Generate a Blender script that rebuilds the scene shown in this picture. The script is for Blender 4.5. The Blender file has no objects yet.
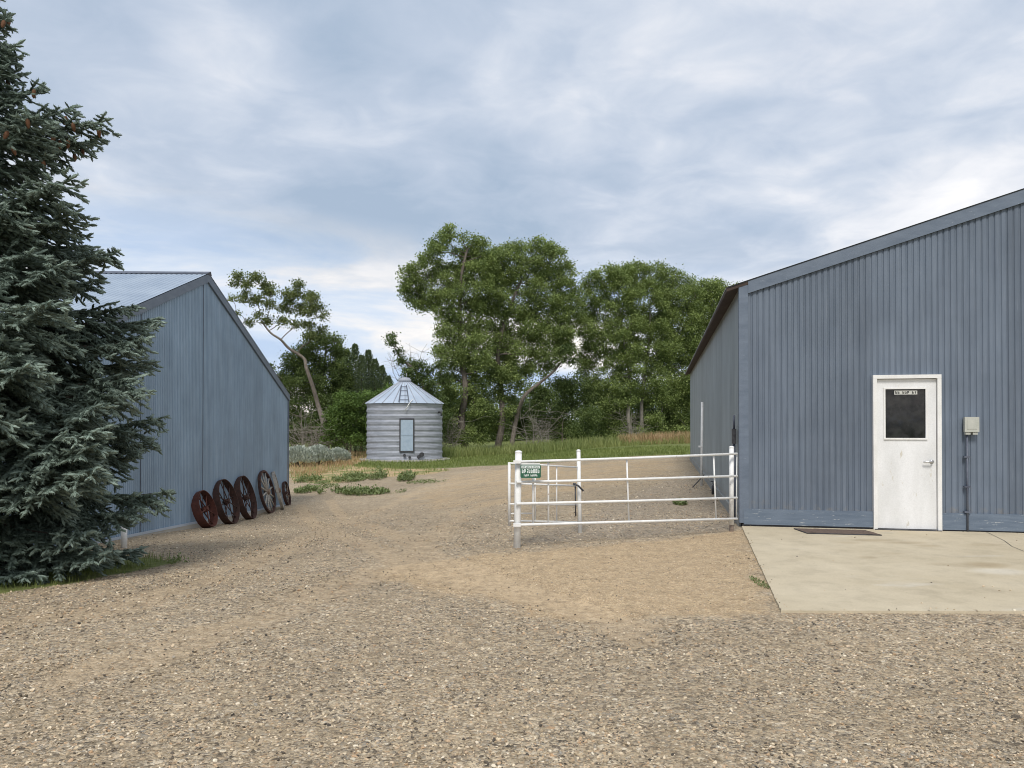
import bpy, math, random
import numpy as np
from mathutils import Vector, Matrix, noise as mnoise

random.seed(7)
rng = np.random.default_rng(11)
R_ = math.radians
scene = bpy.context.scene
COL = scene.collection
FPX = 770.0
CAMZ = 1.5
HOR = 422.0
CY = 414.0                      # lens shifted up a little, camera nearly level
PITCH = math.atan((HOR - CY) / FPX)

# ------------------------------------------------------------------ camera maths used to survey the place
_c, _s = math.cos(PITCH), math.sin(PITCH)
def ray(px, py):
    a = (px - 512) / FPX; b = (CY - py) / FPX
    return Vector((a, _c - b * _s, _s + b * _c))
CAM = Vector((0, 0, CAMZ))
def at(px, py, Y):
    d = ray(px, py); return CAM + d * (Y / d.y)

def sstep(t):
    t = np.clip(t, 0, 1); return t * t * (3 - 2 * t)
def gz(x, y):
    """height of the ground: level by the barn, falling away along the shed on the left"""
    x = np.asarray(x, float); y = np.asarray(y, float)
    L = np.interp(y, [5, 7, 13.4, 15.8, 18.1, 21, 24, 50, 80], [0, -.03, -.52, -.70, -.88, -1.0, -1.05, -.95, -.9])
    xb = .3 * np.clip(y - 9, 0, 60)
    s = sstep((xb - x) / (xb + 5.0))
    return L * s
def G(px, py):
    d = ray(px, py); z = 0.0
    for _ in range(12):
        t = (z - CAMZ) / d.z; p = CAM + d * t
        z = .5 * z + .5 * float(gz(p.x, p.y))
    return Vector((p.x, p.y, float(gz(p.x, p.y))))
def onz(x, y): return Vector((x, y, float(gz(x, y))))

# ------------------------------------------------------------------ object helpers
def tag(o, label=None, cat=None, group=None, kind=None):
    if label: o['label'] = label
    if cat: o['category'] = cat
    if group: o['group'] = group
    if kind: o['kind'] = kind
    return o
def empty(name, loc, rz=0.0):
    o = bpy.data.objects.new(name, None); COL.objects.link(o)
    o.location = loc; o.rotation_euler = (0, 0, rz); o.empty_display_size = .2
    return o
def link_mesh(name, me, m, parent=None):
    if m is not None:
        for mm in (m if isinstance(m, (list, tuple)) else [m]): me.materials.append(mm)
    o = bpy.data.objects.new(name, me); COL.objects.link(o)
    if parent is not None: o.parent = parent
    return o
class MB:
    def __init__(s): s.v = []; s.f = []; s.sm = []
    def add(s, vs, fs, smooth=False):
        b = len(s.v); s.v += [tuple(v) for v in vs]
        s.f += [tuple(i + b for i in f) for f in fs]; s.sm += [smooth] * len(fs); return s
    def box(s, x0, x1, y0, y1, z0, z1, M=None, bev=0.0):
        vs = [Vector((x, y, z)) for z in (z0, z1) for y in (y0, y1) for x in (x0, x1)]
        if M: vs = [M @ v for v in vs]
        return s.add(vs, [(0, 2, 3, 1), (4, 5, 7, 6), (0, 1, 5, 4), (2, 6, 7, 3), (0, 4, 6, 2), (1, 3, 7, 5)])
    def hexa(s, p):   # 8 corners, bottom ring 0-3 then top ring 4-7
        return s.add(p, [(3, 2, 1, 0), (4, 5, 6, 7), (0, 1, 5, 4), (1, 2, 6, 5), (2, 3, 7, 6), (3, 0, 4, 7)])
    def tube(s, pts, rad, n=8, cap=True, smooth=True):
        pts = [Vector(p) for p in pts]
        if not isinstance(rad, (list, tuple)): rad = [rad] * len(pts)
        vs = []; prev = None
        for i, p in enumerate(pts):
            t = (pts[min(i + 1, len(pts) - 1)] - pts[max(i - 1, 0)]).normalized()
            if prev is None:
                a = Vector((0, 0, 1)) if abs(t.z) < .9 else Vector((1, 0, 0))
                u = t.cross(a).normalized()
            else:
                u = (prev - t * prev.dot(t)).normalized()
            prev = u; w = t.cross(u)
            for k in range(n):
                an = 2 * math.pi * k / n
                vs.append(p + (u * math.cos(an) + w * math.sin(an)) * rad[i])
        fs = []
        for i in range(len(pts) - 1):
            for k in range(n):
                a = i * n + k; b = i * n + (k + 1) % n
                fs.append((a, b, b + n, a + n))
        s.add(vs, fs, smooth)
        if cap:
            b0 = len(s.v) - len(vs)
            s.f.append(tuple(b0 + k for k in range(n))[::-1]); s.sm.append(False)
            s.f.append(tuple(b0 + (len(pts) - 1) * n + k for k in range(n))); s.sm.append(False)
        return s
    def lathe(s, prof, n=32, axis='z', center=(0, 0, 0), smooth=False, close=False):
        vs = []
        for r, h in prof:
            for k in range(n):
                a = 2 * math.pi * k / n; x, y = r * math.cos(a), r * math.sin(a)
                v = (x, y, h) if axis == 'z' else (h, x, y)
                vs.append(Vector(v) + Vector(center))
        fs = []; m = len(prof)
        for i in range(m if close else m - 1):
            j = (i + 1) % m
            for k in range(n):
                a = i * n + k; b = i * n + (k + 1) % n; c = j * n + (k + 1) % n; d = j * n + k
                fs.append((a, b, c, d))
        return s.add(vs, fs, smooth)
    def mesh(s, name):
        me = bpy.data.meshes.new(name); me.from_pydata(s.v, [], s.f); me.update()
        me.polygons.foreach_set('use_smooth', s.sm)
        return me
    def build(s, name, m, parent=None): return link_mesh(name, s.mesh(name), m, parent)

def np_mesh(name, V, F, attrs=None, smooth=False):
    """V (n,3) F (m,k) with k constant"""
    me = bpy.data.meshes.new(name)
    k = F.shape[1]
    me.vertices.add(len(V)); me.vertices.foreach_set('co', V.astype(np.float32).ravel())
    me.loops.add(F.size); me.loops.foreach_set('vertex_index', F.astype(np.int32).ravel())
    me.polygons.add(len(F)); me.polygons.foreach_set('loop_start', np.arange(0, F.size, k, dtype=np.int32))
    me.polygons.foreach_set('loop_total', np.full(len(F), k, dtype=np.int32))
    me.polygons.foreach_set('use_smooth', np.full(len(F), smooth, dtype=bool))
    for an, av in (attrs or {}).items():
        a = me.attributes.new(an, 'FLOAT', 'POINT'); a.data.foreach_set('value', av.astype(np.float32))
    me.update(calc_edges=True); me.validate()
    return me
def instance(PV, PF, O, X, Y, Z):
    """copies of proto PV at O with basis columns X Y Z (already scaled)"""
    n = len(O); m = len(PV)
    V = (O[:, None, :] + PV[None, :, 0:1] * X[:, None, :] + PV[None, :, 1:2] * Y[:, None, :] + PV[None, :, 2:3] * Z[:, None, :]).reshape(-1, 3)
    F = (PF[None] + (np.arange(n) * m)[:, None, None]).reshape(-1, PF.shape[1])
    return V, F
def unit(a): return a / np.maximum(np.linalg.norm(a, axis=-1, keepdims=True), 1e-9)
def frames(D):
    D = unit(D); up = np.tile([0., 0, 1], (len(D), 1)); bad = np.abs(D[:, 2]) > .95; up[bad] = [1, 0, 0]
    A = unit(np.cross(D, up)); B = np.cross(A, D); return D, A, B

# ------------------------------------------------------------------ materials
class NT:
    def __init__(s, name):
        s.m = bpy.data.materials.new(name); s.m.use_nodes = True
        s.t = s.m.node_tree; s.n = s.t.nodes; s.b = s.n['Principled BSDF']
        s.out = s.n['Material Output']
    def new(s, typ, **kw):
        nd = s.n.new(typ)
        for k, v in kw.items():
            if k in nd.inputs.keys() if hasattr(nd.inputs, 'keys') else False: nd.inputs[k].default_value = v
            else: setattr(nd, k, v)
        return nd
    def L(s, a, b): s.t.links.new(a, b)
    def coord(s, which='Object', scale=(1, 1, 1)):
        tc = s.new('ShaderNodeTexCoord'); mp = s.new('ShaderNodeMapping'); mp.inputs['Scale'].default_value = scale
        s.L(tc.outputs[which], mp.inputs['Vector']); return mp.outputs['Vector']
    def noise(s, vec, scale=5, detail=4, rough=.55):
        n = s.new('ShaderNodeTexNoise'); n.inputs['Scale'].default_value = scale; n.inputs['Detail'].default_value = detail
        n.inputs['Roughness'].default_value = rough; s.L(vec, n.inputs['Vector']); return n.outputs['Fac']
    def ramp(s, fac, stops, interp='LINEAR'):
        r = s.new('ShaderNodeValToRGB'); r.color_ramp.interpolation = interp; e = r.color_ramp.elements
        while len(e) < len(stops): e.new(.5)
        for i, (p, c) in enumerate(stops):
            e[i].position = p; e[i].color = (c, c, c, 1) if isinstance(c, (int, float)) else (*c, 1)
        s.L(fac, r.inputs['Fac']); return r.outputs['Color']
    def mix(s, fac, a, b, mode='MIX'):
        m = s.new('ShaderNodeMix'); m.data_type = 'RGBA'; m.blend_type = mode
        for ix, v in ((0, fac), (6, a), (7, b)):
            sock = m.inputs[ix]
            if isinstance(v, bpy.types.NodeSocket): s.L(v, sock)
            elif isinstance(v, (int, float)): sock.default_value = v if ix == 0 else (v, v, v, 1)
            else: sock.default_value = (*v, 1)
        return m.outputs[2]
    def math(s, op, a, b=0.0, clamp=False):
        m = s.new('ShaderNodeMath'); m.operation = op; m.use_clamp = clamp
        for sock, v in ((m.inputs[0], a), (m.inputs[1], b)):
            if isinstance(v, bpy.types.NodeSocket): s.L(v, sock)
            else: sock.default_value = v
        return m.outputs[0]
    def attr(s, name):
        a = s.new('ShaderNodeAttribute'); a.attribute_name = name; return a.outputs['Fac']
    def bump(s, h, strength=.3, dist=.01, normal=None):
        b = s.new('ShaderNodeBump'); b.inputs['Strength'].default_value = strength; b.inputs['Distance'].default_value = dist
        s.L(h, b.inputs['Height'])
        if normal is not None: s.L(normal, b.inputs['Normal'])
        return b.outputs['Normal']
    def fin(s, col=None, rough=None, metal=0.0, normal=None, spec=.5):
        if col is not None:
            if isinstance(col, bpy.types.NodeSocket): s.L(col, s.b.inputs['Base Color'])
            else: s.b.inputs['Base Color'].default_value = (*col, 1)
        if rough is not None:
            if isinstance(rough, bpy.types.NodeSocket): s.L(rough, s.b.inputs['Roughness'])
            else: s.b.inputs['Roughness'].default_value = rough
        s.b.inputs['Metallic'].default_value = metal
        s.b.inputs['Specular IOR Level'].default_value = spec
        if normal is not None: s.L(normal, s.b.inputs['Normal'])
        return s.m

def mottled(name, c1, c2, scale=6, rough=.7, metal=0., stretch=(1, 1, 1), bump=.15, bdist=.003, fine=60, spec=.4, c3=None, t3=.66, fs=.12):
    t = NT(name); v = t.coord('Object', stretch)
    n1 = t.noise(v, scale, 5, .6); f = t.ramp(n1, [(.33, 0.), (.67, 1.)])
    c = t.mix(f, c1, c2)
    n2 = t.noise(t.coord('Object'), fine, 3, .6)
    c = t.mix(fs, c, t.ramp(n2, [(.3, .55), (.7, 1.35)]), 'MULTIPLY')
    if c3 is not None:
        n3 = t.noise(t.coord('Object', stretch), scale * 2.7, 6, .7)
        c = t.mix(t.ramp(n3, [(t3, 0.), (t3 + .05, 1.)]), c, c3)
    return t.fin(c, rough, metal, t.bump(n2, bump, bdist), spec)

def siding_mat(name, c1, c2, streak, rough=.55, mud_on=True):
    """weathered painted steel sheet: vertical streaks, sheet to sheet tone, chalky spots"""
    t = NT(name)
    v = t.coord('Object', (1, 1, 1))
    sep = t.new('ShaderNodeSeparateXYZ'); t.L(v, sep.inputs[0])
    s1 = t.noise(t.coord('Object', (6, 6, .55)), 1.6, 6, .62)
    c = t.mix(t.ramp(s1, [(.3, 0.), (.7, 1.)]), c1, c2)
    wn = t.new('ShaderNodeTexWhiteNoise'); wn.noise_dimensions = '1D'
    t.L(t.math('FLOOR', t.math('DIVIDE', t.math('ADD', sep.outputs[0], sep.outputs[1]), .86)), wn.inputs['W'])
    c = t.mix(.18, c, t.ramp(wn.outputs['Value'], [(0, .45), (1, 1.45)]), 'MULTIPLY')
    s2 = t.noise(t.coord('Object', (22, 22, 1.0)), 1.5, 5, .7)
    c = t.mix(t.ramp(s2, [(.55, 0.), (.8, .55)]), c, streak)
    s3 = t.noise(v, 38, 5, .75)
    c = t.mix(t.ramp(s3, [(.68, 0.), (.74, .5)]), c, tuple(min(1, x * 2.0) for x in c2))
    mudn = t.noise(v, 7, 5, .7); mud = t.math('ADD', t.math('MULTIPLY', sep.outputs[2], -1.3), t.math('ADD', .05, mudn))
    c = t.mix(t.math('MULTIPLY', t.ramp(mud, [(.12, 0.), (.34, 1.)]), .45 if mud_on else 0.), c, (.26, .23, .19))
    s4 = t.noise(v, 1.1, 4, .6)
    c = t.mix(.5, c, t.ramp(s4, [(.3, .78), (.7, 1.18)]), 'MULTIPLY')
    return t.fin(c, rough, 0.0, t.bump(t.noise(v, 30, 4), .08, .003), .35)

M = {}
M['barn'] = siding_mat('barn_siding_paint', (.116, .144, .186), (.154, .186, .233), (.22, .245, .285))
M['barn_side_lightened'] = siding_mat('barn_side_paint_lightened', (.265, .305, .325), (.345, .38, .395), (.40, .42, .42))  # greenish side tone, lightened in colour because the front sun misses this wall
M['shed'] = siding_mat('shed_siding_paint', (.195, .278, .370), (.270, .362, .460), (.12, .165, .215), mud_on=False)
M['trim'] = mottled('blue_trim', (.118, .148, .195), (.158, .192, .243), 3, .5, 0, (1, 1, 3), c3=(.36, .40, .45), t3=.66)
M['skirt'] = mottled('weathered_blue_board', (.110, .145, .195), (.155, .195, .25), 2.5, .7, 0, (1, 1, 9), .3, c3=(.50, .51, .50), t3=.62)
M['roof_metal'] = mottled('grey_roof_steel', (.33, .40, .49), (.43, .50, .58), 1.2, .42, .35, (1, 1, 1), .05)
M['barn_roof'] = mottled('grey_barn_roof', (.35, .38, .42), (.45, .48, .52), 1.2, .5, .3)
M['soffit'] = mottled('dark_brown_soffit', (.045, .032, .026), (.075, .055, .045), 3, .85)
M['door'] = mottled('chalky_white_paint', (.68, .68, .67), (.80, .80, .80), 1.6, .55, 0, (2.4, 1, .8), .08, c3=(.58, .54, .46), t3=.61)
M['frame'] = mottled('white_frame_paint', (.72, .71, .68), (.82, .81, .79), 4, .5, c3=(.42, .36, .29), t3=.70)
M['white'] = mottled('white_enamel', (.72, .72, .70), (.84, .84, .82), 9, .45, c3=(.36, .27, .20), t3=.635)
M['steel'] = mottled('lever_steel', (.45, .45, .46), (.6, .6, .6), 20, .3, .9)
M['conc'] = mottled('old_concrete', (.36, .34, .30), (.46, .44, .39), 3, .9, 0, (1, 1, 1), .4)
M['dark'] = mottled('dark_iron', (.035, .035, .04), (.07, .07, .075), 14, .6)
M['boxgrey'] = mottled('beige_grey_cover', (.42, .43, .38), (.50, .50, .45), 10, .5)
M['conduit'] = mottled('blue_painted_conduit', (.075, .085, .115), (.12, .135, .17), 9, .5)
M['rust'] = mottled('rusty_brown_iron', (.040, .024, .020), (.085, .042, .033), 8, .85, .1, c3=(.14, .06, .04), t3=.62)
M['rust_red'] = mottled('red_rusty_iron', (.070, .026, .020), (.13, .045, .032), 8, .85, .1, c3=(.06, .028, .024), t3=.6)
M['oldwood'] = mottled('grey_weathered_wood', (.26, .24, .21), (.42, .40, .36), 10, .9, 0, (1, 1, 4), .3)
M['brownwood'] = mottled('brown_weathered_wood', (.14, .105, .08), (.25, .19, .15), 10, .9, 0, (1, 1, 4), .3)
M['bark'] = mottled('grey_bark', (.10, .085, .07), (.21, .18, .15), 3, .95, 0, (5, 5, 1), .6, .03)
M['palebark'] = mottled('pale_bark', (.20, .18, .15), (.34, .31, .265), 3, .95, 0, (5, 5, 1), .5, .03)
M['sprucebark'] = mottled('spruce_bark', (.045, .032, .025), (.09, .065, .05), 8, .95, 0, (3, 3, 1), .6, .02)
M['cone'] = mottled('brown_cone', (.10, .045, .022), (.17, .08, .04), 60, .85)
M['galv'] = mottled('galvanised_wall', (.28, .30, .34), (.39, .41, .46), 1.8, .6, .2, (1, 1, 4), .06, c3=(.26, .25, .26), t3=.60)
M['galvroof'] = mottled('galvanised_roof', (.40, .47, .56), (.52, .59, .68), 1.0, .45, .3)
M['bindoor'] = mottled('blue_grey_bin_door', (.34, .43, .53), (.42, .51, .61), 4, .5, .2)
M['rock'] = mottled('red_brown_rock', (.12, .06, .045), (.22, .13, .10), 6, .9, 0, (1, 1, 1), .6, .02)
M['mat'] = mottled('brown_mat', (.10, .07, .055), (.16, .115, .09), 30, .95, bump=.8, fine=120)
M['green'] = mottled('sign_green', (.020, .10, .055), (.035, .13, .075), 30, .45)
M['signwhite'] = mottled('sign_white', (.66, .72, .70), (.75, .80, .78), 30, .5)
M['blacktext'] = mottled('dark_lettering', (.03, .03, .03), (.05, .05, .05), 30, .6)
M['tape'] = mottled('grey_label_tape', (.50, .50, .46), (.58, .58, .54), 60, .6)
def glassm():
    t = NT('dark_window_glass'); v = t.coord('Object')
    c = t.mix(t.ramp(t.noise(v, 6, 5, .6), [(.4, 0.), (.7, 1.)]), (.006, .006, .008), (.028, .028, .028))
    return t.fin(c, t.ramp(t.noise(v, 14, 4), [(.4, .06), (.7, .22)]), 0, None, .5)
M['glass'] = glassm()

def leafm(name, c_dark, c_light, trans=.35, rough=.55):
    t = NT(name)
    f = t.attr('tint')
    g = t.new('ShaderNodeNewGeometry')
    f2 = t.math('ADD', t.math('MULTIPLY', f, .75), t.math('MULTIPLY', g.outputs['Random Per Island'], .25))
    c = t.mix(f2, c_dark, c_light)
    t.fin(c, rough, 0, None, .3)
    if trans > 0:
        tr = t.new('ShaderNodeBsdfTranslucent'); mx = t.new('ShaderNodeMixShader'); mx.inputs[0].default_value = trans
        t.L(t.mix(.5, c, (.16, .22, .03)), tr.inputs[0])
        t.L(t.b.outputs[0], mx.inputs[1]); t.L(tr.outputs[0], mx.inputs[2]); t.L(mx.outputs[0], t.out.inputs['Surface'])
    return t.m
M['leaf'] = leafm('cottonwood_leaves', (.082, .128, .040), (.38, .465, .155))
M['leaf_olive'] = leafm('olive_leaves', (.075, .105, .038), (.26, .30, .12))
M['leaf_dark'] = leafm('dark_leaves', (.048, .080, .030), (.160, .215, .072))
M['leaf_mid'] = leafm('mid_green_leaves', (.055, .092, .032), (.200, .260, .085))
M['leaf_bright'] = leafm('bright_green_leaves', (.065, .120, .028), (.190, .290, .075))
M['conifer'] = leafm('juniper_foliage', (.100, .145, .085), (.290, .350, .200), .3)
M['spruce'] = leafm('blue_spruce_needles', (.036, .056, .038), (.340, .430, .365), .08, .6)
M['sage'] = leafm('silver_sage_leaves', (.34, .38, .33), (.66, .70, .62), .2)
M['grass'] = leafm('green_grass_blades', (.100, .145, .035), (.280, .320, .100), .3)
M['drygrass'] = leafm('dry_orange_grass', (.34, .21, .11), (.58, .42, .24), .3)
M['tallgrass'] = leafm('tall_yellow_green_grass', (.105, .165, .045), (.36, .38, .14), .3)
M['weed'] = leafm('dull_green_weed', (.100, .140, .050), (.260, .310, .130), .25)

def stone_stops():
    return [(0, (.060, .052, .042)), (.12, (.15, .122, .092)), (.26, (.30, .24, .162)), (.42, (.43, .335, .218)),
            (.56, (.28, .255, .215)), (.68, (.53, .425, .285)), (.8, (.66, .555, .40)), (.9, (.43, .28, .16)), (1, (.78, .70, .55))]
def ground_mat():
    t = NT('gravel_and_soil')
    v = t.coord('Object')
    nz = t.new('ShaderNodeTexNoise'); nz.inputs['Scale'].default_value = 30; nz.inputs['Detail'].default_value = 3; t.L(v, nz.inputs['Vector'])
    vm = t.new('ShaderNodeVectorMath'); vm.operation = 'MULTIPLY_ADD'; t.L(nz.outputs['Color'], vm.inputs[0]); vm.inputs[1].default_value = (.03,) * 3; t.L(v, vm.inputs[2])
    def vor(scale):
        a = t.new('ShaderNodeTexVoronoi'); a.inputs['Scale'].default_value = scale; t.L(vm.outputs[0], a.inputs['Vector']); return a
    a = vor(42); b = vor(95)
    def col(vo):
        s = t.new('ShaderNodeSeparateColor'); t.L(vo.outputs['Color'], s.inputs[0]); return s.outputs[0]
    ca = t.ramp(col(a), stone_stops()); cb = t.ramp(col(b), stone_stops())
    pick = t.ramp(t.noise(v, 26, 3), [(.45, 0.), (.55, 1.)])
    stones = t.mix(pick, ca, cb)
    dirt = t.mix(t.ramp(t.noise(v, 8, 6, .7), [(.3, 0.), (.7, 1.)]), (.33, .25, .155), (.46, .36, .235))
    cover = t.ramp(t.noise(v, 2.2, 6, .65), [(.38, .55), (.62, .97)])
    base = t.mix(cover, dirt, stones)
    gap = t.ramp(a.outputs['Distance'], [(.0, 1.0), (.55, 1.), (.9, .62)])
    base = t.mix(.6, base, gap, 'MULTIPLY')
    big = t.ramp(t.noise(v, .45, 5, .6), [(.3, .84), (.7, 1.12)])
    base = t.mix(1., base, big, 'MULTIPLY')
    # fine tan sand
    vs = vor(140)
    sc = t.mix(.68, t.mix(t.ramp(t.noise(v, 5, 6, .7), [(.3, 0.), (.7, 1.)]), (.46, .285, .115), (.62, .41, .185)), t.ramp(col(vs), stone_stops()))
    wob = t.noise(v, 1.3, 6, .7)
    def soft(att, w=.5):
        f = t.math('ADD', t.attr(att), t.math('MULTIPLY', t.math('SUBTRACT', wob, .5), w * 2))
        return t.ramp(f, [(.38, 0.), (.62, 1.)])
    c = t.mix(t.math('MULTIPLY', soft('sand', .75), .86), base, sc)
    track = t.mix(t.ramp(t.noise(v, 14, 5, .7), [(.3, 0.), (.7, 1.)]), (.42, .31, .19), (.54, .42, .28))
    c = t.mix(t.math('MULTIPLY', soft('track', .55), .5), c, track)
    grey = t.mix(.35, stones, (.25, .225, .205))
    c = t.mix(t.math('MULTIPLY', soft('grey', .5), .7), c, grey)
    dry = t.mix(t.ramp(t.noise(v, 3, 6, .7), [(.3, 0.), (.7, 1.)]), (.48, .29, .17), (.52, .42, .24))
    dry = t.mix(t.ramp(t.noise(v, .9, 6, .7), [(.46, 0.), (.56, .9)]), dry, (.21, .235, .085))
    c = t.mix(soft('dry', .4), c, dry)
    grn = t.mix(t.ramp(t.noise(v, 4, 6, .7), [(.3, 0.), (.7, 1.)]), (.085, .120, .032), (.235, .25, .085))
    c = t.mix(soft('grass', .4), c, grn)
    spk = t.noise(v, 17, 5, .8); c = t.mix(.75, c, t.ramp(spk, [(.36, .55), (.47, 1.0), (.60, 1.06), (.68, 1.35)]), 'MULTIPLY')
    spk2 = t.noise(v, 5.5, 6, .75); c = t.mix(.6, c, t.ramp(spk2, [(.34, .66), (.5, 1.0), (.68, 1.25)]), 'MULTIPLY')
    h = t.math('ADD', t.math('MULTIPLY', a.outputs['Distance'], -1.0), t.math('MULTIPLY', b.outputs['Distance'], -.5))
    inv = t.math('SUBTRACT', 1.0, t.math('MULTIPLY', t.attr('sand'), .7))
    nrm = t.bump(t.math('MULTIPLY', h, inv), .9, .012)
    nrm = t.bump(t.noise(v, 60, 4, .7), .5, .008, nrm)
    return t.fin(c, .92, 0, nrm, .25)
M['ground'] = ground_mat()
def pebblem():
    t = NT('loose_stones'); f = t.attr('tint'); c = t.ramp(f, stone_stops())
    v = t.coord('Object'); c = t.mix(.4, c, t.ramp(t.noise(v, 90, 3), [(.3, .6), (.7, 1.4)]), 'MULTIPLY')
    return t.fin(c, .85, 0, None, .3)
M['pebble'] = pebblem()
def slabm():
    t = NT('pale_concrete_apron'); v = t.coord('Object')
    c = t.mix(t.ramp(t.noise(v, .8, 6, .6), [(.3, 0.), (.7, 1.)]), (.47, .40, .28), (.56, .485, .355))
    c = t.mix(.25, c, t.ramp(t.noise(v, 120, 3, .7), [(.3, .5), (.7, 1.4)]), 'MULTIPLY')
    sa = t.attr('stain'); c = t.mix(t.math('MULTIPLY', sa, .8, True), c, (.36, .285, .18)); c = t.mix(t.math('MULTIPLY', sa, -.8, True), c, (.68, .64, .55))
    c = t.mix(.5, c, t.ramp(t.noise(v, 3.5, 6, .7), [(.32, .72), (.5, 1.), (.7, 1.12)]), 'MULTIPLY')
    c = t.mix(t.ramp(t.noise(t.coord('Object', (.4, 1.2, 1)), 1.7, 6, .6), [(.62, 0.), (.72, .4)]), c, (.62, .60, .55))
    c = t.mix(t.ramp(t.noise(v, 26, 3, .6), [(.735, 0.), (.75, .8)]), c, (.10, .07, .05))
    return t.fin(c, .85, 0, t.bump(t.noise(v, 70, 5, .7), .35, .004), .3)
M['slab'] = slabm()

# ------------------------------------------------------------------ world, sun, camera
SUNDIR = Vector((-.10, -.62, .80)).normalized()      # towards the sun
elev = math.asin(SUNDIR.z)
w = bpy.data.worlds.new('World'); scene.world = w; w.use_nodes = True
nt = w.node_tree; nd = nt.nodes; nd.clear()
def N(t_, **k):
    n = nd.new(t_)
    for a, b in k.items(): setattr(n, a, b)
    return n
out = N('ShaderNodeOutputWorld'); sky = N('ShaderNodeTexSky', sky_type='NISHITA', sun_disc=False)
sky.sun_elevation = elev; sky.sun_rotation = math.atan2(SUNDIR.x, SUNDIR.y)
bgs = N('ShaderNodeBackground'); bgs.inputs[1].default_value = .10
nt.links.new(sky.outputs[0], bgs.inputs[0])
tc = N('ShaderNodeTexCoord'); sp = N('ShaderNodeSeparateXYZ'); nt.links.new(tc.outputs['Generated'], sp.inputs[0])
def wm(op, a, b=0., clamp=False):
    m = N('ShaderNodeMath', operation=op); m.use_clamp = clamp
    for s_, v_ in ((m.inputs[0], a), (m.inputs[1], b)):
        if isinstance(v_, bpy.types.NodeSocket): nt.links.new(v_, s_)
        else: s_.default_value = v_
    return m.outputs[0]
zc = wm('ADD', wm('MAXIMUM', sp.outputs[2], 0.), .16)
cx = wm('DIVIDE', sp.outputs[0], zc); cy = wm('DIVIDE', sp.outputs[1], zc)
cmb = N('ShaderNodeCombineXYZ'); nt.links.new(cx, cmb.inputs[0]); nt.links.new(cy, cmb.inputs[1])
def wnoise(scale, detail, rough, off, dist=0.):
    mp = N('ShaderNodeMapping'); mp.inputs['Location'].default_value = off; nt.links.new(cmb.outputs[0], mp.inputs[0])
    n = N('ShaderNodeTexNoise'); n.inputs['Scale'].default_value = scale; n.inputs['Detail'].default_value = detail
    n.inputs['Roughness'].default_value = rough; n.inputs['Distortion'].default_value = dist
    nt.links.new(mp.outputs[0], n.inputs['Vector']); return n.outputs['Fac']
def wramp(fac, stops):
    r = N('ShaderNodeValToRGB'); e = r.color_ramp.elements
    while len(e) < len(stops): e.new(.5)
    for i, (p, c) in enumerate(stops):
        e[i].position = p; e[i].color = (*c, 1) if not isinstance(c, (int, float)) else (c, c, c, 1)
    nt.links.new(fac, r.inputs[0]); return r.outputs[0]
n1 = wnoise(.85, 4, .46, (3.1, 1.7, 0), .3); n2 = wnoise(1.9, 5, .52, (7.3, 2.2, 0), .4)
n3 = wnoise(5.5, 6, .55, (2.3, 5.2, 0), .5)
fac = wm('ADD', wm('ADD', wm('MULTIPLY', n1, .58), wm('MULTIPLY', n2, .40)), wm('MULTIPLY', wm('SUBTRACT', n3, .5), .22))
fac = wm('ADD', fac, wm('MULTIPLY', sp.outputs[0], .12))         # brighter towards the right
fac = wm('ADD', fac, wm('MULTIPLY', wm('MAXIMUM', wm('SUBTRACT', .16, sp.outputs[2]), 0.), .55))
ccol = wramp(fac, [(.34, (.300, .375, .480)), (.46, (.400, .460, .555)), (.53, (.495, .540, .615)), (.59, (.610, .630, .675)), (.68, (.76, .755, .765))])
cb2 = N('ShaderNodeCombineXYZ'); nt.links.new(wm('MULTIPLY', sp.outputs[0], 3.2), cb2.inputs[0]); nt.links.new(wm('MULTIPLY', sp.outputs[2], 15.), cb2.inputs[2]); nt.links.new(wm('MULTIPLY', sp.outputs[1], 3.2), cb2.inputs[1])
hn = N('ShaderNodeTexNoise'); hn.inputs['Scale'].default_value = .95; hn.inputs['Detail'].default_value = 6; hn.inputs['Roughness'].default_value = .56; hn.inputs['Distortion'].default_value = .35; nt.links.new(cb2.outputs[0], hn.inputs['Vector'])
hcol = wramp(hn.outputs['Fac'], [(.40, (.400, .500, .660)), (.50, (.540, .600, .690)), (.57, (.700, .690, .690)), (.64, (.86, .81, .76))])
lowb = N('ShaderNodeMix', data_type='RGBA'); nt.links.new(wm('MULTIPLY', wm('SUBTRACT', .235, wm('ADD', sp.outputs[2], wm('MULTIPLY', sp.outputs[0], .12))), 9., True), lowb.inputs[0])
nt.links.new(ccol, lowb.inputs[6]); nt.links.new(hcol, lowb.inputs[7]); ccol = lowb.outputs[2]
bgc = N('ShaderNodeBackground'); bgc.inputs[1].default_value = 1.0; nt.links.new(ccol, bgc.inputs[0])
hole = wramp(wnoise(1.3, 6, .55, (1.2, 9.4, 0), .3), [(.56, 1.), (.66, .8)])
mxs = N('ShaderNodeMixShader'); nt.links.new(wm('MULTIPLY', wm('ADD', wm('MULTIPLY', hole, .35), .65), .97), mxs.inputs[0])
nt.links.new(bgs.outputs[0], mxs.inputs[1]); nt.links.new(bgc.outputs[0], mxs.inputs[2]); nt.links.new(mxs.outputs[0], out.inputs[0])

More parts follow.
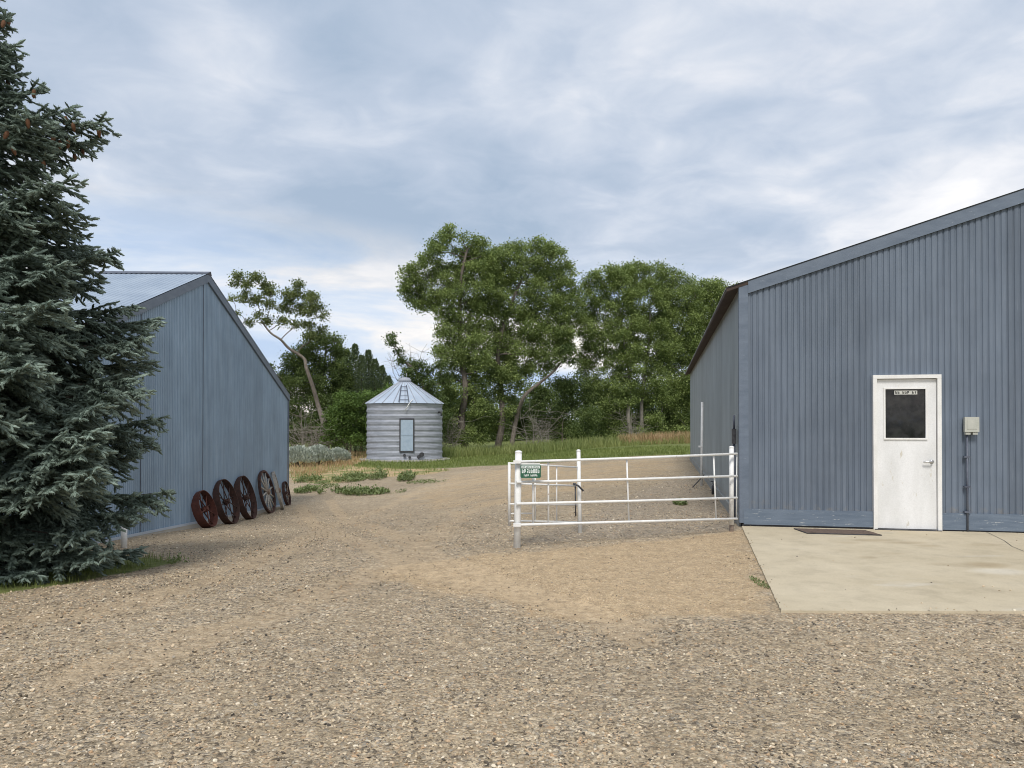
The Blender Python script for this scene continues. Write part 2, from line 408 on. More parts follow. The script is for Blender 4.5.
sd = bpy.data.lights.new('sun', 'SUN'); sd.energy = 2.0; sd.angle = R_(16); sd.color = (1., .95, .88)
so = bpy.data.objects.new('sun', sd); COL.objects.link(so); so.rotation_euler = SUNDIR.to_track_quat('Z', 'Y').to_euler(); so.location = (-10, -10, 20)
cd = bpy.data.cameras.new('camera'); cam = bpy.data.objects.new('camera', cd); COL.objects.link(cam)
cam.location = CAM; cam.rotation_euler = (math.pi / 2 + PITCH, 0, 0); cd.sensor_width = 36; cd.lens = FPX / 1024 * 36
cd.shift_y = (CY - 384) / 1024; cd.clip_end = 6000; cd.clip_start = .05; scene.camera = cam
vs = scene.view_settings; vs.view_transform = 'Standard'; vs.look = 'None'; vs.exposure = 0.46; vs.gamma = 1; vs.use_curve_mapping = False
scene.cycles.max_bounces = 6; scene.cycles.transparent_max_bounces = 6; scene.cycles.use_denoising = True; scene.cycles.filter_width = 1.0; scene.cycles.pixel_filter_type = 'BLACKMAN_HARRIS'

# ------------------------------------------------------------------ ground sheet
def poly(pts): return np.array([[*G(*p)[:2]] for p in pts])
def polyw(pts): return np.array(pts, float)
def sdf(P, poly_):
    """signed distance, positive inside"""
    n = len(poly_); d = np.full(len(P), 1e9); inside = np.zeros(len(P), bool)
    for i in range(n):
        a = poly_[i]; b = poly_[(i + 1) % n]; e = b - a; wv = P - a
        t = np.clip((wv @ e) / max(e @ e, 1e-9), 0, 1); d = np.minimum(d, np.linalg.norm(wv - t[:, None] * e, axis=1))
        c = ((a[1] > P[:, 1]) != (b[1] > P[:, 1]))
        with np.errstate(divide='ignore', invalid='ignore'):
            xi = (b[0] - a[0]) * (P[:, 1] - a[1]) / (b[1] - a[1]) + a[0]
        inside ^= c & (P[:, 0] < xi)
    return np.where(inside, d, -d)
def dline(P, pts):
    d = np.full(len(P), 1e9)
    for a, b in zip(pts[:-1], pts[1:]):
        e = b - a; wv = P - a; t = np.clip((wv @ e) / max(e @ e, 1e-9), 0, 1)
        d = np.minimum(d, np.linalg.norm(wv - t[:, None] * e, axis=1))
    return d
SAND = [poly([(370, 568), (470, 556), (560, 550), (700, 536), (742, 530), (779, 612), (700, 618), (600, 622), (500, 606), (420, 590)])]
SANDR = poly([(470, 470), (690, 460), (690, 470), (640, 486), (520, 505), (440, 520), (390, 500), (430, 480)])
GREYP = [poly([(520, 545), (580, 520), (620, 500), (690, 470), (738, 520), (735, 530), (640, 536)]), ]
TRACKS = [poly([(300, 505), (340, 535), (395, 558), (450, 580), (540, 600), (640, 625)]),
          poly([(330, 500), (380, 530), (430, 555), (500, 580), (590, 612), (640, 640)]),
          poly([(0, 625), (150, 600), (260, 560), (340, 520), (420, 490), (520, 470)]),
          poly([(60, 680), (260, 620), (400, 560), (470, 510), (600, 475)])]
GRASSP = [poly([(-60, 612), (0, 594), (70, 583), (130, 572), (176, 562), (150, 556), (90, 560), (40, 556), (-60, 560)]),
          poly([(352, 466), (372, 458), (440, 455), (470, 452), (700, 446), (1100, 446), (1100, 452), (690, 455.5), (560, 462), (480, 466), (400, 469)]),
          polyw([(-14, 54), (2, 47), (60, 42), (60, 90), (-60, 90), (-60, 60), (-22, 50)])]
DRYP = [poly([(292, 482), (288, 455), (366, 452), (366, 461), (452, 470), (430, 474), (370, 478), (330, 484)])]
WEEDP = [((318, 400, 489, 493)), ]

def axis_(dense0, dense1, step, far, grow=1.18):
    a = list(np.arange(dense0, dense1, step)); s = step; x = a[-1]
    while x < far: s *= grow; x += s; a.append(x)
    s = step; x = a[0]; pre = []
    while x > -far: s *= grow; x -= s; pre.append(x)
    return np.array(pre[::-1] + a)
xs = axis_(-14, 14, .14, 1500, 1.12)
ys = [-.5]; st = .1
while ys[-1] < 2500:
    y = ys[-1]; st = .09 if y < 12 else (.15 if y < 20 else (.3 if y < 75 else st * 1.2)); ys.append(y + st)
pre = [-.5]; st = .5
while pre[-1] > -300: st *= 1.3; pre.append(pre[-1] - st)
ys = np.array(pre[::-1][:-1] + ys)
GX, GY = np.meshgrid(xs, ys); P2 = np.stack([GX.ravel(), GY.ravel()], 1)
def vnoise(P, s, seed=0, octv=3):
    """cheap value noise, numpy"""
    res = np.zeros(len(P)); amp = 1.; tot = 0
    for o in range(octv):
        q = P * s * (2 ** o) + seed * 17.3 + 1000; i = np.floor(q).astype(np.int64); f = q - i; f = f * f * (3 - 2 * f)
        def h(a, b):
            v = np.sin(a * 127.1 + b * 311.7 + seed * 7.7 + o * 3.3) * 43758.5453; return v - np.floor(v)
        v = (h(i[:, 0], i[:, 1]) * (1 - f[:, 0]) + h(i[:, 0] + 1, i[:, 1]) * f[:, 0]) * (1 - f[:, 1]) + \
            (h(i[:, 0], i[:, 1] + 1) * (1 - f[:, 0]) + h(i[:, 0] + 1, i[:, 1] + 1) * f[:, 0]) * f[:, 1]
        res += v * amp; tot += amp; amp *= .5
    return res / tot
def mask(P, polys, soft):
    m = np.zeros(len(P))
    for q in polys:
        bb = (P[:, 0] > q[:, 0].min() - 3) & (P[:, 0] < q[:, 0].max() + 3) & (P[:, 1] > q[:, 1].min() - 3) & (P[:, 1] < q[:, 1].max() + 3)
        v = np.zeros(len(P)); v[bb] = np.clip(.5 + sdf(P[bb], q) / (2 * soft), 0, 1); m = np.maximum(m, v)
    return m
near = (P2[:, 1] > 1) & (P2[:, 1] < 90) & (np.abs(P2[:, 0]) < 60)
at_sand = np.maximum(mask(P2, SAND, .45), .55 * mask(P2, [SANDR], 1.2))
at_grey = mask(P2, GREYP, .5)
at_grass = mask(P2, [GRASSP[0]], .18); at_grass = np.maximum(at_grass, mask(P2, GRASSP[1:], .7))
far_ = (P2[:, 1] > 88) | (P2[:, 1] < -3) | (np.abs(P2[:, 0]) > 30)
at_grass[far_] = np.maximum(at_grass[far_], .8)
at_dry = mask(P2, DRYP, .8)
at_track = np.zeros(len(P2))
Pn = P2[near]; tr = np.zeros(len(Pn))
for q, wd in zip(TRACKS, (.22, .22, .45, .45)): tr = np.maximum(tr, np.clip(1.25 - dline(Pn, q) / wd, 0, 1) * (1 if wd < .3 else .62))
at_track[near] = tr
Z = gz(P2[:, 0], P2[:, 1])
nb = near & (P2[:, 1] < 30)
Z[nb] += (vnoise(P2[nb], 1.1, 1, 4) - .5) * .035 + (vnoise(P2[nb], 5.5, 2, 2) - .5) * .014
Z[nb] -= .018 * at_track[nb]
_slab = np.array([[3.22, 11.1], [2.13, 6.03], [13.5, 5.9], [15, 8.9]])
_d = np.full(len(P2), -9.); _d[nb] = sdf(P2[nb], _slab); _w = sstep((_d + .5) / .45); Z = Z * (1 - _w) + _w * .008
PAD = np.clip(1 - np.hypot(P2[:, 0] - 5.5, (P2[:, 1] - 9) * .8) / 7, 0, 1)
def build_ground():
    nx, ny = len(xs), len(ys)
    i = np.arange(nx * ny).reshape(ny, nx)
    F = np.stack([i[:-1, :-1], i[:-1, 1:], i[1:, 1:], i[1:, :-1]], -1).reshape(-1, 4)
    me = np_mesh('ground', np.column_stack([P2, Z]), F, dict(sand=at_sand, grey=at_grey, grass=at_grass, dry=at_dry, track=at_track), True)
    return tag(link_mesh('ground', me, M['ground']), kind='structure')
build_ground()

# ------------------------------------------------------------------ barn on the right
TH = math.atan(-.195)
B0 = G(741, 527.6)
RV = Vector((math.cos(TH), math.sin(TH), 0)); DV = Vector((-math.sin(TH), math.cos(TH), 0))
barn = empty('metal_barn', B0, TH)
tag(barn, 'large blue ribbed metal barn on the right with a white door', 'barn')
def buv(px, py, v=0.0):
    """pixel -> (u, w) on the barn's front wall plane"""
    d = ray(px, py); o = B0 + DV * v; t = (o - CAM).dot(DV) / d.dot(DV); p = CAM + d * t - B0
    return p.dot(RV), p.z
u1, w1 = buv(741, 284.5); u2, w2 = buv(1024, 190.5)
SL = (w2 - w1) / (u2 - u1)
EW = w1; WB = 13.0; LB = 20.0; RU = WB / 2
def rakew(u): return EW + SL * (u if u <= RU else WB - u)
def corrugated(mb, u0, u1, zb, zt, P, period=.0785, amp=.0085, seg=6, rows=1, sharp=1.0):
    n = max(1, int(round((u1 - u0) / period))); us = []
    for q in range(n):
        for ph, o in ((0, 0), (.60, .12), (.70, -1.25), (.88, -1.25)): us.append((u0 + (q + ph) * (u1 - u0) / n, o * amp * 1.15))
    us.append((u1, 0)); n = len(us) - 1; vs = []
    for u, o in us:
        b, tp = zb(u), zt(u)
        for r in range(rows + 1): vs.append(P(u, b + (tp - b) * r / rows, o))
    fs = []; k = rows + 1
    for i in range(n):
        for r in range(rows):
            a = i * k + r; fs.append((a, a + k, a + k + 1, a + 1))
    return mb.add(vs, fs, False)
SK = buv(800, 510.0)[1]          # top of the skirting board
du0, _ = buv(872.5, 500); du1, _ = buv(940.5, 500); dzt = buv(906, 375)[1]; dzb = buv(906, 530)[1]
mb = MB()
corrugated(mb, .09, du0 + .01, lambda u: SK - .005, lambda u: rakew(u) - .02, lambda u, z, o: (u, -o, z), sharp=.8)
corrugated(mb, du0 + .01, du1 - .01, lambda u: dzt - .01, lambda u: rakew(u) - .02, lambda u, z, o: (u, -o, z), sharp=.8)
corrugated(mb, du1 - .01, WB - .05, lambda u: SK - .005, lambda u: rakew(u) - .02, lambda u, z, o: (u, -o, z), sharp=.8)
mb.build('front_wall', M['barn'], barn)
mb = MB(); corrugated(mb, .04, LB, lambda v: SK * .55, lambda v: EW - .03, lambda v, z, o: (-o, v, z), sharp=.8); mb.build('side_wall', M['barn_side_lightened'], barn)
mb = MB(); corrugated(mb, .0, LB, lambda v: SK * .55, lambda v: EW - .03, lambda v, z, o: (WB + o, LB - v, z)); 
corrugated(mb, .0, WB, lambda u: .1, lambda u: rakew(u) - .02, lambda u, z, o: (u, LB + o, z)); mb.build('back_wall', M['barn_side_lightened'], barn)
# skirting boards
mb = MB(); mb.box(.035, du0 - .002, -.032, .01, .052, SK); mb.build('skirting_board', M['skirt'], barn)
mb = MB(); mb.box(du1 + .002, WB, -.032, .01, .045, SK); mb.build('skirting_board', M['skirt'], barn)
mb = MB(); mb.box(-.03, .012, .09, LB, -.12, SK * .6); mb.build('skirting_board', M['barn_side_lightened'], barn)
mb = MB(); mb.box(.02, du0 - .004, -.012, .012, -.1, .06); mb.box(du1 + .004, WB, -.012, .012, -.1, .06); mb.build('gap_dark_strip', M['dark'], barn)  # dark strip added behind the skirting gap; grime and shade put into its colour
# corner and rake trim
mb = MB(); mb.box(-.022, .105, -.026, -.006, .07, EW - .015); mb.box(-.024, -.004, -.02, .11, .07, EW - .01); mb.build('corner_trim', M['trim'], barn)
mb = MB()
for (a, b) in ((.105, RU), (RU, WB)):
    h = .165
    mb.hexa([(a, -.034, rakew(a) - h), (b, -.034, rakew(b) - h), (b, -.004, rakew(b) - h), (a, -.004, rakew(a) - h),
             (a, -.034, rakew(a) + .005), (b, -.034, rakew(b) + .005), (b, -.004, rakew(b) + .005), (a, -.004, rakew(a) + .005)])
mb.build('rake_trim', M['trim'], barn)
# roof
OV = .20
mb = MB()
def roofP(side):
    def P(v, s, o):
        u = s if side == 0 else WB - s
        return (u, v, EW + SL * s + .022 + o)
    return P
corrugated(mb, -.05, LB + .1, lambda v: -OV, lambda v: RU, roofP(0), rows=2)
corrugated(mb, -.05, LB + .1, lambda v: -OV, lambda v: RU, roofP(1), rows=2)
roof = mb.build('roof', M['barn_roof'], barn)
mb = MB()
for s in (0, 1):
    f = (lambda u: u) if s == 0 else (lambda u: WB - u)
    mb.hexa([(f(-OV + .01), -.03, EW - SL * OV - .035), (f(RU), -.03, rakew(RU) - .04), (f(RU), LB + .08, rakew(RU) - .04), (f(-OV + .01), LB + .08, EW - SL * OV - .035),
             (f(-OV + .01), -.03, EW - SL * OV + .006), (f(RU), -.03, rakew(RU) + .005), (f(RU), LB + .08, rakew(RU) + .005), (f(-OV + .01), LB + .08, EW - SL * OV + .006)])
mb.build('soffit', M['soffit'], barn)
# door
dfw = .05
mb = MB()
mb.box(du0, du0 + dfw, -.065, .03, dzb - .01, dzt - dfw); mb.box(du1 - dfw, du1, -.065, .03, dzb - .01, dzt - dfw); mb.box(du0, du1, -.067, .03, dzt - dfw, dzt)
mb.build('door_frame', M['frame'], barn)
gu0, gzt_ = buv(884.7, 389.3); gu1, gzb_ = buv(925, 438)
dl, dr = du0 + dfw + .006, du1 - dfw - .006; dtop = dzt - dfw - .008; dbot = dzb + .02
mb = MB(); Y0, Y1 = -.022, .02
mb.box(dl, gu0, Y0, Y1, dbot, dtop); mb.box(gu1, dr, Y0, Y1, dbot, dtop); mb.box(gu0, gu1, Y0, Y1, dbot, gzb_); mb.box(gu0, gu1, Y0, Y1, gzt_, dtop)
door = mb.build('door', M['door'], barn)
mb = MB(); wv = .022
mb.box(gu0 - wv, gu1 + wv, -.034, Y0 - .0005, gzt_, gzt_ + wv); mb.box(gu0 - wv, gu1 + wv, -.040, Y0 - .0005, gzb_ - wv, gzb_)
mb.box(gu0 - wv, gu0, -.034, Y0 - .0005, gzb_, gzt_); mb.box(gu1, gu1 + wv, -.034, Y0 - .0005, gzb_, gzt_)
mb.build('window_frame', M['frame'], door)
mb = MB(); mb.box(gu0, gu1, -.008, .002, gzb_, gzt_); mb.build('window_pane', M['glass'], door)
mb = MB(); mb.box(dl - .004, dr + .004, .022, .03, dbot, dtop); mb.build('door_lining', M['dark'], door)
# label strip with unreadable characters
mb = MB(); a0, az = buv(894, 394.6); a1, az1 = buv(917, 390.3)
mb.box(a0, a1, -.0125, -.0085, az, az1); strip = mb.build('label_strip', M['tape'], door)
def pseudo(mb, x0, x1, z0, z1, y, words, seed, depth=.0015, bold=.22):
    """rows of small letter-shaped strokes, as soft as the writing in the photo"""
    r = random.Random(seed); tot = sum(words) + len(words) - 1; cw = (x1 - x0) / tot; x = x0; hh = z1 - z0
    for wi, wn in enumerate(words):
        for _ in range(wn):
            b = cw * bold; l, rr = x + cw * .1, x + cw * .85
            k = r.randrange(5)
            if k != 3: mb.box(l, l + b, y - depth, y, z0, z1)
            if k in (0, 2, 3): mb.box(l + b, rr, y - depth, y, z1 - hh * .22, z1)
            if k in (0, 1, 4): mb.box(l + b, rr, y - depth, y, z0, z0 + hh * .22)
            if k in (1, 2, 0): mb.box(rr - b, rr, y - depth, y, z0 + hh * .23, z1 - hh * .23)
            if k in (3, 4): mb.box(l + b, rr, y - depth, y, z0 + hh * .4, z0 + hh * .6)
            if k == 3: mb.box(x + cw * .4, x + cw * .4 + b, y - depth, y, z0, z0 + hh * .39)
            x += cw
        x += cw
mb = MB(); pseudo(mb, a0 + .01, a1 - .01, az + .012, az1 - .012, -.0127, [2, 3, 2], 3, bold=.28); mb.build('lettering', M['blacktext'], strip)
# lever handle
hu, hz = buv(931, 461.5)
mb = MB(); mb.lathe([(0, -.010), (.026, -.010), (.028, 0), (0, 0)], 20, 'z', smooth=True)
Mh = Matrix.Translation((hu, Y0, hz)) @ Matrix.Rotation(R_(90), 4, 'X')
mb.v = [tuple(Mh @ Vector((v[0], v[1], -v[2]))) for v in mb.v]
mb.tube([(hu, Y0, hz), (hu, Y0 - .045, hz), (hu - .02, Y0 - .055, hz), (hu - .10, Y0 - .05, hz - .004), (hu - .115, Y0 - .04, hz - .006)], [.011, .011, .011, .009, .007], 10)
mb.build('door_handle', M['steel'], door)
mb = MB(); mb.box(du0 + .01, du1 - .01, -.09, .0, dzb - .015, dzb + .014); mb.build('threshold', M['dark'], barn)
# junction box and conduit on the front wall
ju0, jzt = buv(962, 417); ju1, jzb = buv(976.5, 434.5)
mb = MB(); mb.box(ju0 + .01, ju1 - .01, -.07, -.009, jzb + .03, jzt - .005); jb = mb.build('junction_box', M['boxgrey'], barn)
mb = MB(); mb.box(ju0, ju1, -.098, -.0705, jzb + .035, jzt); mb.box(ju0 + .03, ju1 - .03, -.101, -.0985, jzb + .07, jzt - .04); mb.build('box_cover', M['boxgrey'], jb)
mb = MB()
for q in (.25, .75):
    c_ = ju0 + (ju1 - ju0) * q; mb.box(c_ - .03, c_ + .03, -.085, -.02, jzb, jzb + .0295)
mb.build('box_outlet', M['boxgrey'], jb)
cu = buv(966, 480)[0]
mb = MB(); mb.tube([(cu, -.045, jzb), (cu, -.045, .02)], .013, 10)
mb.build('conduit', M['conduit'], barn)
for zc_ in (.28, .62, 1.02):
    mb = MB(); mb.box(cu - .04, cu + .035, -.062, -.010, zc_, zc_ + .022); mb.build('conduit_strap', M['conduit'], barn)
# meter and conduit round the corner on the side wall
mb = MB(); mb.box(-.085, -.026, .36, .46, 1.18, 1.40); mb.build('meter_box', M['dark'], barn)
mb = MB(); mb.tube([(-.055, .41, 1.18), (-.055, .41, .05)], .02, 10); mb.tube([(-.055, .41, 1.40), (-.055, .41, 1.60)], .015, 8); mb.build('meter_conduit', M['conduit'], barn)

# concrete apron
c0 = G(742, 528.5); c1 = G(781, 614)
cl = [Vector((c0.x, c0.y)), Vector((c1.x, c1.y))]
e = (cl[0] - cl[1]).normalized(); RV2 = Vector((RV.x, RV.y)); FR = G(1024, 614.8); fd = (Vector((FR.x, FR.y)) - cl[1]).normalized()
pA = cl[0] + RV2 * 0.0 - Vector((DV.x, DV.y)) * (-.06); pB = cl[1]; pC = cl[1] + fd * 11; pD = pA + RV2 * 12
def slab():
    nu, nv = 220, 90; vs = []; fs = []
    for j in range(nv + 1):
        for i in range(nu + 1):
            a = pB.lerp(pC, i / nu); b = pA.lerp(pD, i / nu); p = a.lerp(b, j / nv)
            if j == 0 and 0 < i < nu: p = p + Vector((0, random.uniform(-.004, .004)))
            if i == 0 and 0 < j < nv: p = p + Vector((random.uniform(-.004, .004), 0))
            vs.append((p.x, p.y, .028))
    for j in range(nv):
        for i in range(nu):
            a = j * (nu + 1) + i; fs.append((a, a + 1, a + nu + 2, a + nu + 1))
    ring = [i for i in range(nu + 1)] + [(j * (nu + 1) + nu) for j in range(1, nv + 1)] + [nv * (nu + 1) + i for i in range(nu - 1, -1, -1)] + [j * (nu + 1) for j in range(nv - 1, 0, -1)]
    b = len(vs)
    for r in ring: vs.append((vs[r][0], vs[r][1], -.1))
    for k in range(len(ring)):
        k2 = (k + 1) % len(ring); fs.append((b + k, b + k2, ring[k2], ring[k]))
    VV = np.array(vs); st = np.zeros(len(VV))
    for px, py, wx, wy, k in ((985, 567.5, 26, 3.2, 1.), (962, 568, 14, 2.5, .45), (872, 542.5, 28, 1.6, .7), (905, 545, 26, 1.6, .7), (928, 548, 14, 1.4, .6), (868, 560, 10, 1.6, .55), (940, 567, 18, 1.8, .4), (850, 545, 12, 1.4, .5), (985, 547, 20, 1.6, .4), (890, 556, 18, 1.6, .35), (1000, 574, 30, 3.5, -.6)):
        c_ = G(px, py); rx = wx * c_.y / FPX; ry = abs(G(px, py - wy).y - G(px, py + wy).y) / 2
        q = ((VV[:, 0] - c_.x) / rx) ** 2 + ((VV[:, 1] - c_.y) / ry) ** 2; q = q * (1 + .9 * (vnoise(VV[:, :2], 5, 3, 3) - .5))
        f = np.clip(1.15 - q, 0, 1) * k; st = np.where(np.abs(f) > np.abs(st), f, st)
    m_ = MB(); m_.add(vs, fs); me = m_.mesh('concrete_pavement'); a_ = me.attributes.new('stain', 'FLOAT', 'POINT'); a_.data.foreach_set('value', st.astype(np.float32))
    return tag(link_mesh('concrete_pavement', me, M['slab']), kind='structure')
slab()
# crack in the slab
mb = MB()
cr = [G(px, py) for px, py in ((978, 531), (988, 535), (996, 539), (1004, 543), (1012, 549), (1024, 554), (1040, 562))]
for a, b in zip(cr[:-1], cr[1:]):
    n_ = Vector((-(b - a).y, (b - a).x, 0)).normalized() * .0032
    mb.add([(a - n_) + Vector((0, 0, .0325 - a.z)), (b - n_) + Vector((0, 0, .0325 - b.z)), (b + n_) + Vector((0, 0, .0325 - b.z)), (a + n_) + Vector((0, 0, .0325 - a.z))], [(0, 1, 2, 3)])
tag(mb.build('pavement_crack', M['dark']), kind='structure')
# door mat
m0 = G(799, 535.5); m1 = G(868, 535.5)
mt = empty('door_mat', Vector((m0.x, m0.y, .03)), TH)
tag(mt, 'flat dark brown door mat lying on the concrete left of the white door', 'door mat')
Wm = (m1 - m0).length
mb = MB(); nx_ = 24
vs_ = []; fs_ = []
for j in range(5):
    for i in range(nx_ + 1):
        vs_.append((Wm * i / nx_ + .10 * (1 - j / 4), .42 * j / 4 - .02, .012 + random.uniform(-.003, .004)))
for j in range(4):
    for i in range(nx_):
        a = j * (nx_ + 1) + i; fs_.append((a, a + 1, a + nx_ + 2, a + nx_ + 1))
mb.add(vs_, fs_); mb.build('mat_surface', M['mat'], mt)
mb = MB(); mb.tube([(.10, -.02, .006), (Wm + .10, -.02, .006), (Wm, .40, .006), (0, .40, .006), (.10, -.02, .006)], .007, 6); mb.build('mat_edge', M['dark'], mt)

# ------------------------------------------------------------------ shed on the left
far = at(288, 422, 24.0); far.z = 0
tdir = Vector((-22 / 770, 1, 0)).normalized(); HW = 6.92; WS = 2 * HW
near_ = far - tdir * WS
shed = empty('metal_shed', near_, math.atan2(tdir.y, tdir.x))
tag(shed, 'blue grey gabled metal shed on the left behind the spruce', 'shed')
SE = 2.34; SSL = (4.78 - SE) / HW; LS = 15.0
def srake(g): return SE + SSL * (g if g <= HW else WS - g)
def sbase(g): return -.30 - .0535 * g
mb = MB(); corrugated(mb, 0.03, WS - .03, sbase, lambda g: srake(g) - .03, lambda g, z, o: (g, -o, z), seg=5, sharp=.8); mb.build('gable_wall', M['shed'], shed)
mb = MB(); corrugated(mb, .02, LS, lambda b: -.9 if False else -.35, lambda b: SE - .03, lambda b, z, o: (-o, b, z), seg=5)
mb.build('side_wall', M['shed'], shed)
mb = MB(); corrugated(mb, .02, LS, lambda b: -1.05, lambda b: SE - .03, lambda b, z, o: (WS + o, b, z), seg=5); corrugated(mb, 0.03, WS - .03, sbase, lambda g: srake(g) - .03, lambda g, z, o: (g, LS + o, z), seg=5)
mb.build('back_wall', M['shed'], shed)
mb = MB()
mb.hexa([(-.04, -.03, -1.3), (WS + .04, -.03, -1.4), (WS + .04, .12, -1.4), (-.04, .12, -1.3), (-.04, -.03, sbase(0) - .004), (WS + .04, -.03, sbase(WS) - .004), (WS + .04, .12, sbase(WS) - .004), (-.04, .12, sbase(0) - .004)])
mb.box(-.04, .12, .12, LS, -1.3, -.36); mb.box(WS - .12, WS + .04, .12, LS, -1.4, -1.06)
mb.build('foundation', M['conc'], shed)
mb = MB(); mb.hexa([(.02, -.036, sbase(0) - .03), (WS, -.036, sbase(WS) - .03), (WS, -.012, sbase(WS) - .03), (.02, -.012, sbase(0) - .03), (.02, -.036, sbase(0) + .015), (WS, -.036, sbase(WS) + .015), (WS, -.012, sbase(WS) + .015), (.02, -.012, sbase(0) + .015)]); mb.build('base_flashing', M['galvroof'], shed)
mb = MB(); h = .17
for (a, b) in ((-.05, HW), (HW, WS + .05)):
    mb.hexa([(a, -.045, srake(a) - h), (b, -.045, srake(b) - h), (b, -.010, srake(b) - h), (a, -.010, srake(a) - h), (a, -.045, srake(a) + .01), (b, -.045, srake(b) + .01), (b, -.010, srake(b) + .01), (a, -.010, srake(a) + .01)])
mb.build('rake_trim', M['trim'], shed)
for gg in (3.7, 6.7):
    mb = MB(); mb.box(gg, gg + .010, -.0125, -.006, sbase(gg) + .02, srake(gg) - .19); mb.build('sheet_seam', M['conduit'], shed)
mb = MB(); mb.box(WS - .05, WS + .03, -.03, -.009, sbase(WS), SE - .17); mb.build('corner_trim', M['trim'], shed)
def sroofP(side):
    def P(b, s, o):
        g = s if side == 0 else WS - s
        return (g, b, SE + SSL * s + .03 + o)
    return P
mb = MB(); corrugated(mb, -.05, LS + .1, lambda b: -.1, lambda b: HW, sroofP(0), period=.11, amp=.011, seg=6, rows=2, sharp=.7)
corrugated(mb, -.05, LS + .1, lambda b: -.1, lambda b: HW, sroofP(1), period=.11, amp=.011, seg=6, rows=2, sharp=.7); mb.build('roof', M['roof_metal'], shed)
mb = MB(); z0 = srake(HW)
mb.hexa([(HW - .16, -.055, z0 - .012), (HW + .16, -.055, z0 - .012), (HW + .16, LS + .1, z0 - .012), (HW - .16, LS + .1, z0 - .012), (HW - .005, -.09, z0 + .062), (HW + .005, -.09, z0 + .062), (HW + .005, LS + .1, z0 + .062), (HW - .005, LS + .1, z0 + .062)])
mb.build('ridge_cap', M['conduit'], shed)
def shed_off(px, off):
    """point on the ground at distance off from the gable wall, seen at column px"""
    a = (px - 512) / FPX; k = -tdir.x / tdir.y
    x0 = far.x + k * far.y + off    # wall: X = x0 - k*Y
    Y = x0 / (a + k) if False else x0 / (a + k)
    return a * Y, Y

# ------------------------------------------------------------------ wheels leaning on the shed
def wheel(px, off, R, rimw, rimt, ns, rimm, spm, hubm, label, cat='wheel', sr=.011, hub=.07, hubw=.16, yaw=0., wooden=False, flat_spoke=False, ybase=None):
    R *= 1.14; rimw *= 1.2; off -= .14; x, y = shed_off(px + 5, off)
    lean = math.asin(min(.9, (off - .02) / (2 * R)))
    root = empty('wagon_wheel', (x, y, float(gz(x, y)) - .01))
    root.rotation_euler = (0, -lean, yaw)
    tag(root, label, cat, 'old wheels leaning against the shed wall')
    cz = R
    mb = MB(); n = 40
    prof = [(R - rimt, -rimw / 2), (R, -rimw / 2), (R, rimw / 2), (R - rimt, rimw / 2)]
    mb.lathe(prof, n, 'x', (0, 0, cz), close=True); mb.build('rim', rimm, root)
    mb = MB(); mb.lathe([(.0, -hubw / 2), (hub * .6, -hubw / 2), (hub * .75, -hubw / 4), (hub, -hubw / 8), (hub, hubw / 8), (hub * .75, hubw / 4), (hub * .6, hubw / 2), (0, hubw / 2)], 16, 'x', (0, 0, cz))
    mb.build('hub', hubm, root)
    for k in range(ns):
        a = 2 * math.pi * (k + .3) / ns; sgn = (1 if k % 2 else -1) * (hubw * .28 if not wooden else 0)
        d = Vector((0, math.cos(a), math.sin(a))); c = Vector((0, 0, cz))
        mb = MB(); mb.tube([c + d * hub * .7 + Vector((sgn, 0, 0)), c + d * (R - rimt * .7) + Vector((sgn * .3, 0, 0))], [sr * (1.25 if wooden else 1), sr], 7)
        mb.build('spoke', spm, root)
    return root
wheel(206, .42, .36, .15, .012, 10, M['rust_red'], M['rust_red'], M['rust_red'], 'small red rusty iron wheel nearest the spruce, leftmost in the row', sr=.014)
wheel(228, .45, .47, .13, .014, 12, M['rust'], M['rust'], M['rust'], 'dark rusty iron wheel right beside the small red one', sr=.012)
wheel(247, .45, .49, .13, .014, 12, M['rust'], M['rust'], M['rust'], 'dark rusty iron wheel between its dark twin and the pale wooden wheel', sr=.012, yaw=.05)
wheel(267, .42, .53, .06, .055, 12, M['rust'], M['oldwood'], M['brownwood'], 'tall pale grey wooden wagon wheel with thick spokes', wooden=True, sr=.022, yaw=.03, hub=.10)
wheel(278.5, .45, .50, .06, .055, 12, M['oldwood'], M['oldwood'], M['brownwood'], 'narrow grey wooden wagon wheel seen edge on behind the tall pale one', wooden=True, sr=.02, yaw=.27, hub=.10)
wheel(284, .30, .33, .07, .014, 10, M['rust'], M['brownwood'], M['rust'], 'small dark wheel at the far end of the row by the shed corner', sr=.012, yaw=.1)

# ------------------------------------------------------------------ gates, posts, sign
def post(px, pyb, pyt, rad, label, dx=0., basebrown=False):
    b = G(px, pyb); top = at(px + dx, pyt, b.y)
    root = empty('gate_post', b); h = top.z - b.z; lx = top.x - b.x
    tag(root, label, 'gate post', 'white gate posts')
    z0 = .10 if basebrown else -.15
    mb = MB(); mb.tube([(lx * z0 / h, 0, z0), (lx, 0, h)], [rad, rad * .97], 16, smooth=True); mb.build('pipe', M['white'], root)
    mb = MB(); mb.lathe([(rad * 1.05, -.012), (rad * 1.05, .0), (rad * .7, .012), (0, .016)], 16, center=(lx, 0, h)); mb.build('cap', M['white'], root)
    if basebrown:
        mb = MB(); mb.tube([(0, 0, -.15), (lx * z0 / h, 0, z0 - .001)], rad * .95, 12); mb.build('stub', M['brownwood'], root)
    return b
pb1 = post(517, 548, 451.7, .041, 'thick white pipe post at the near end of the gate by the green sign', 1.5)
pb2 = post(580, 533, 450.5, .027, 'thin white post standing behind the middle of the gate', -1.5)
pb3 = post(731.5, 532, 447, .032, 'white post beside the barn corner with a brown stub at its foot', 0, True)
YL, YR = pb1.y - .075, pb3.y - .065
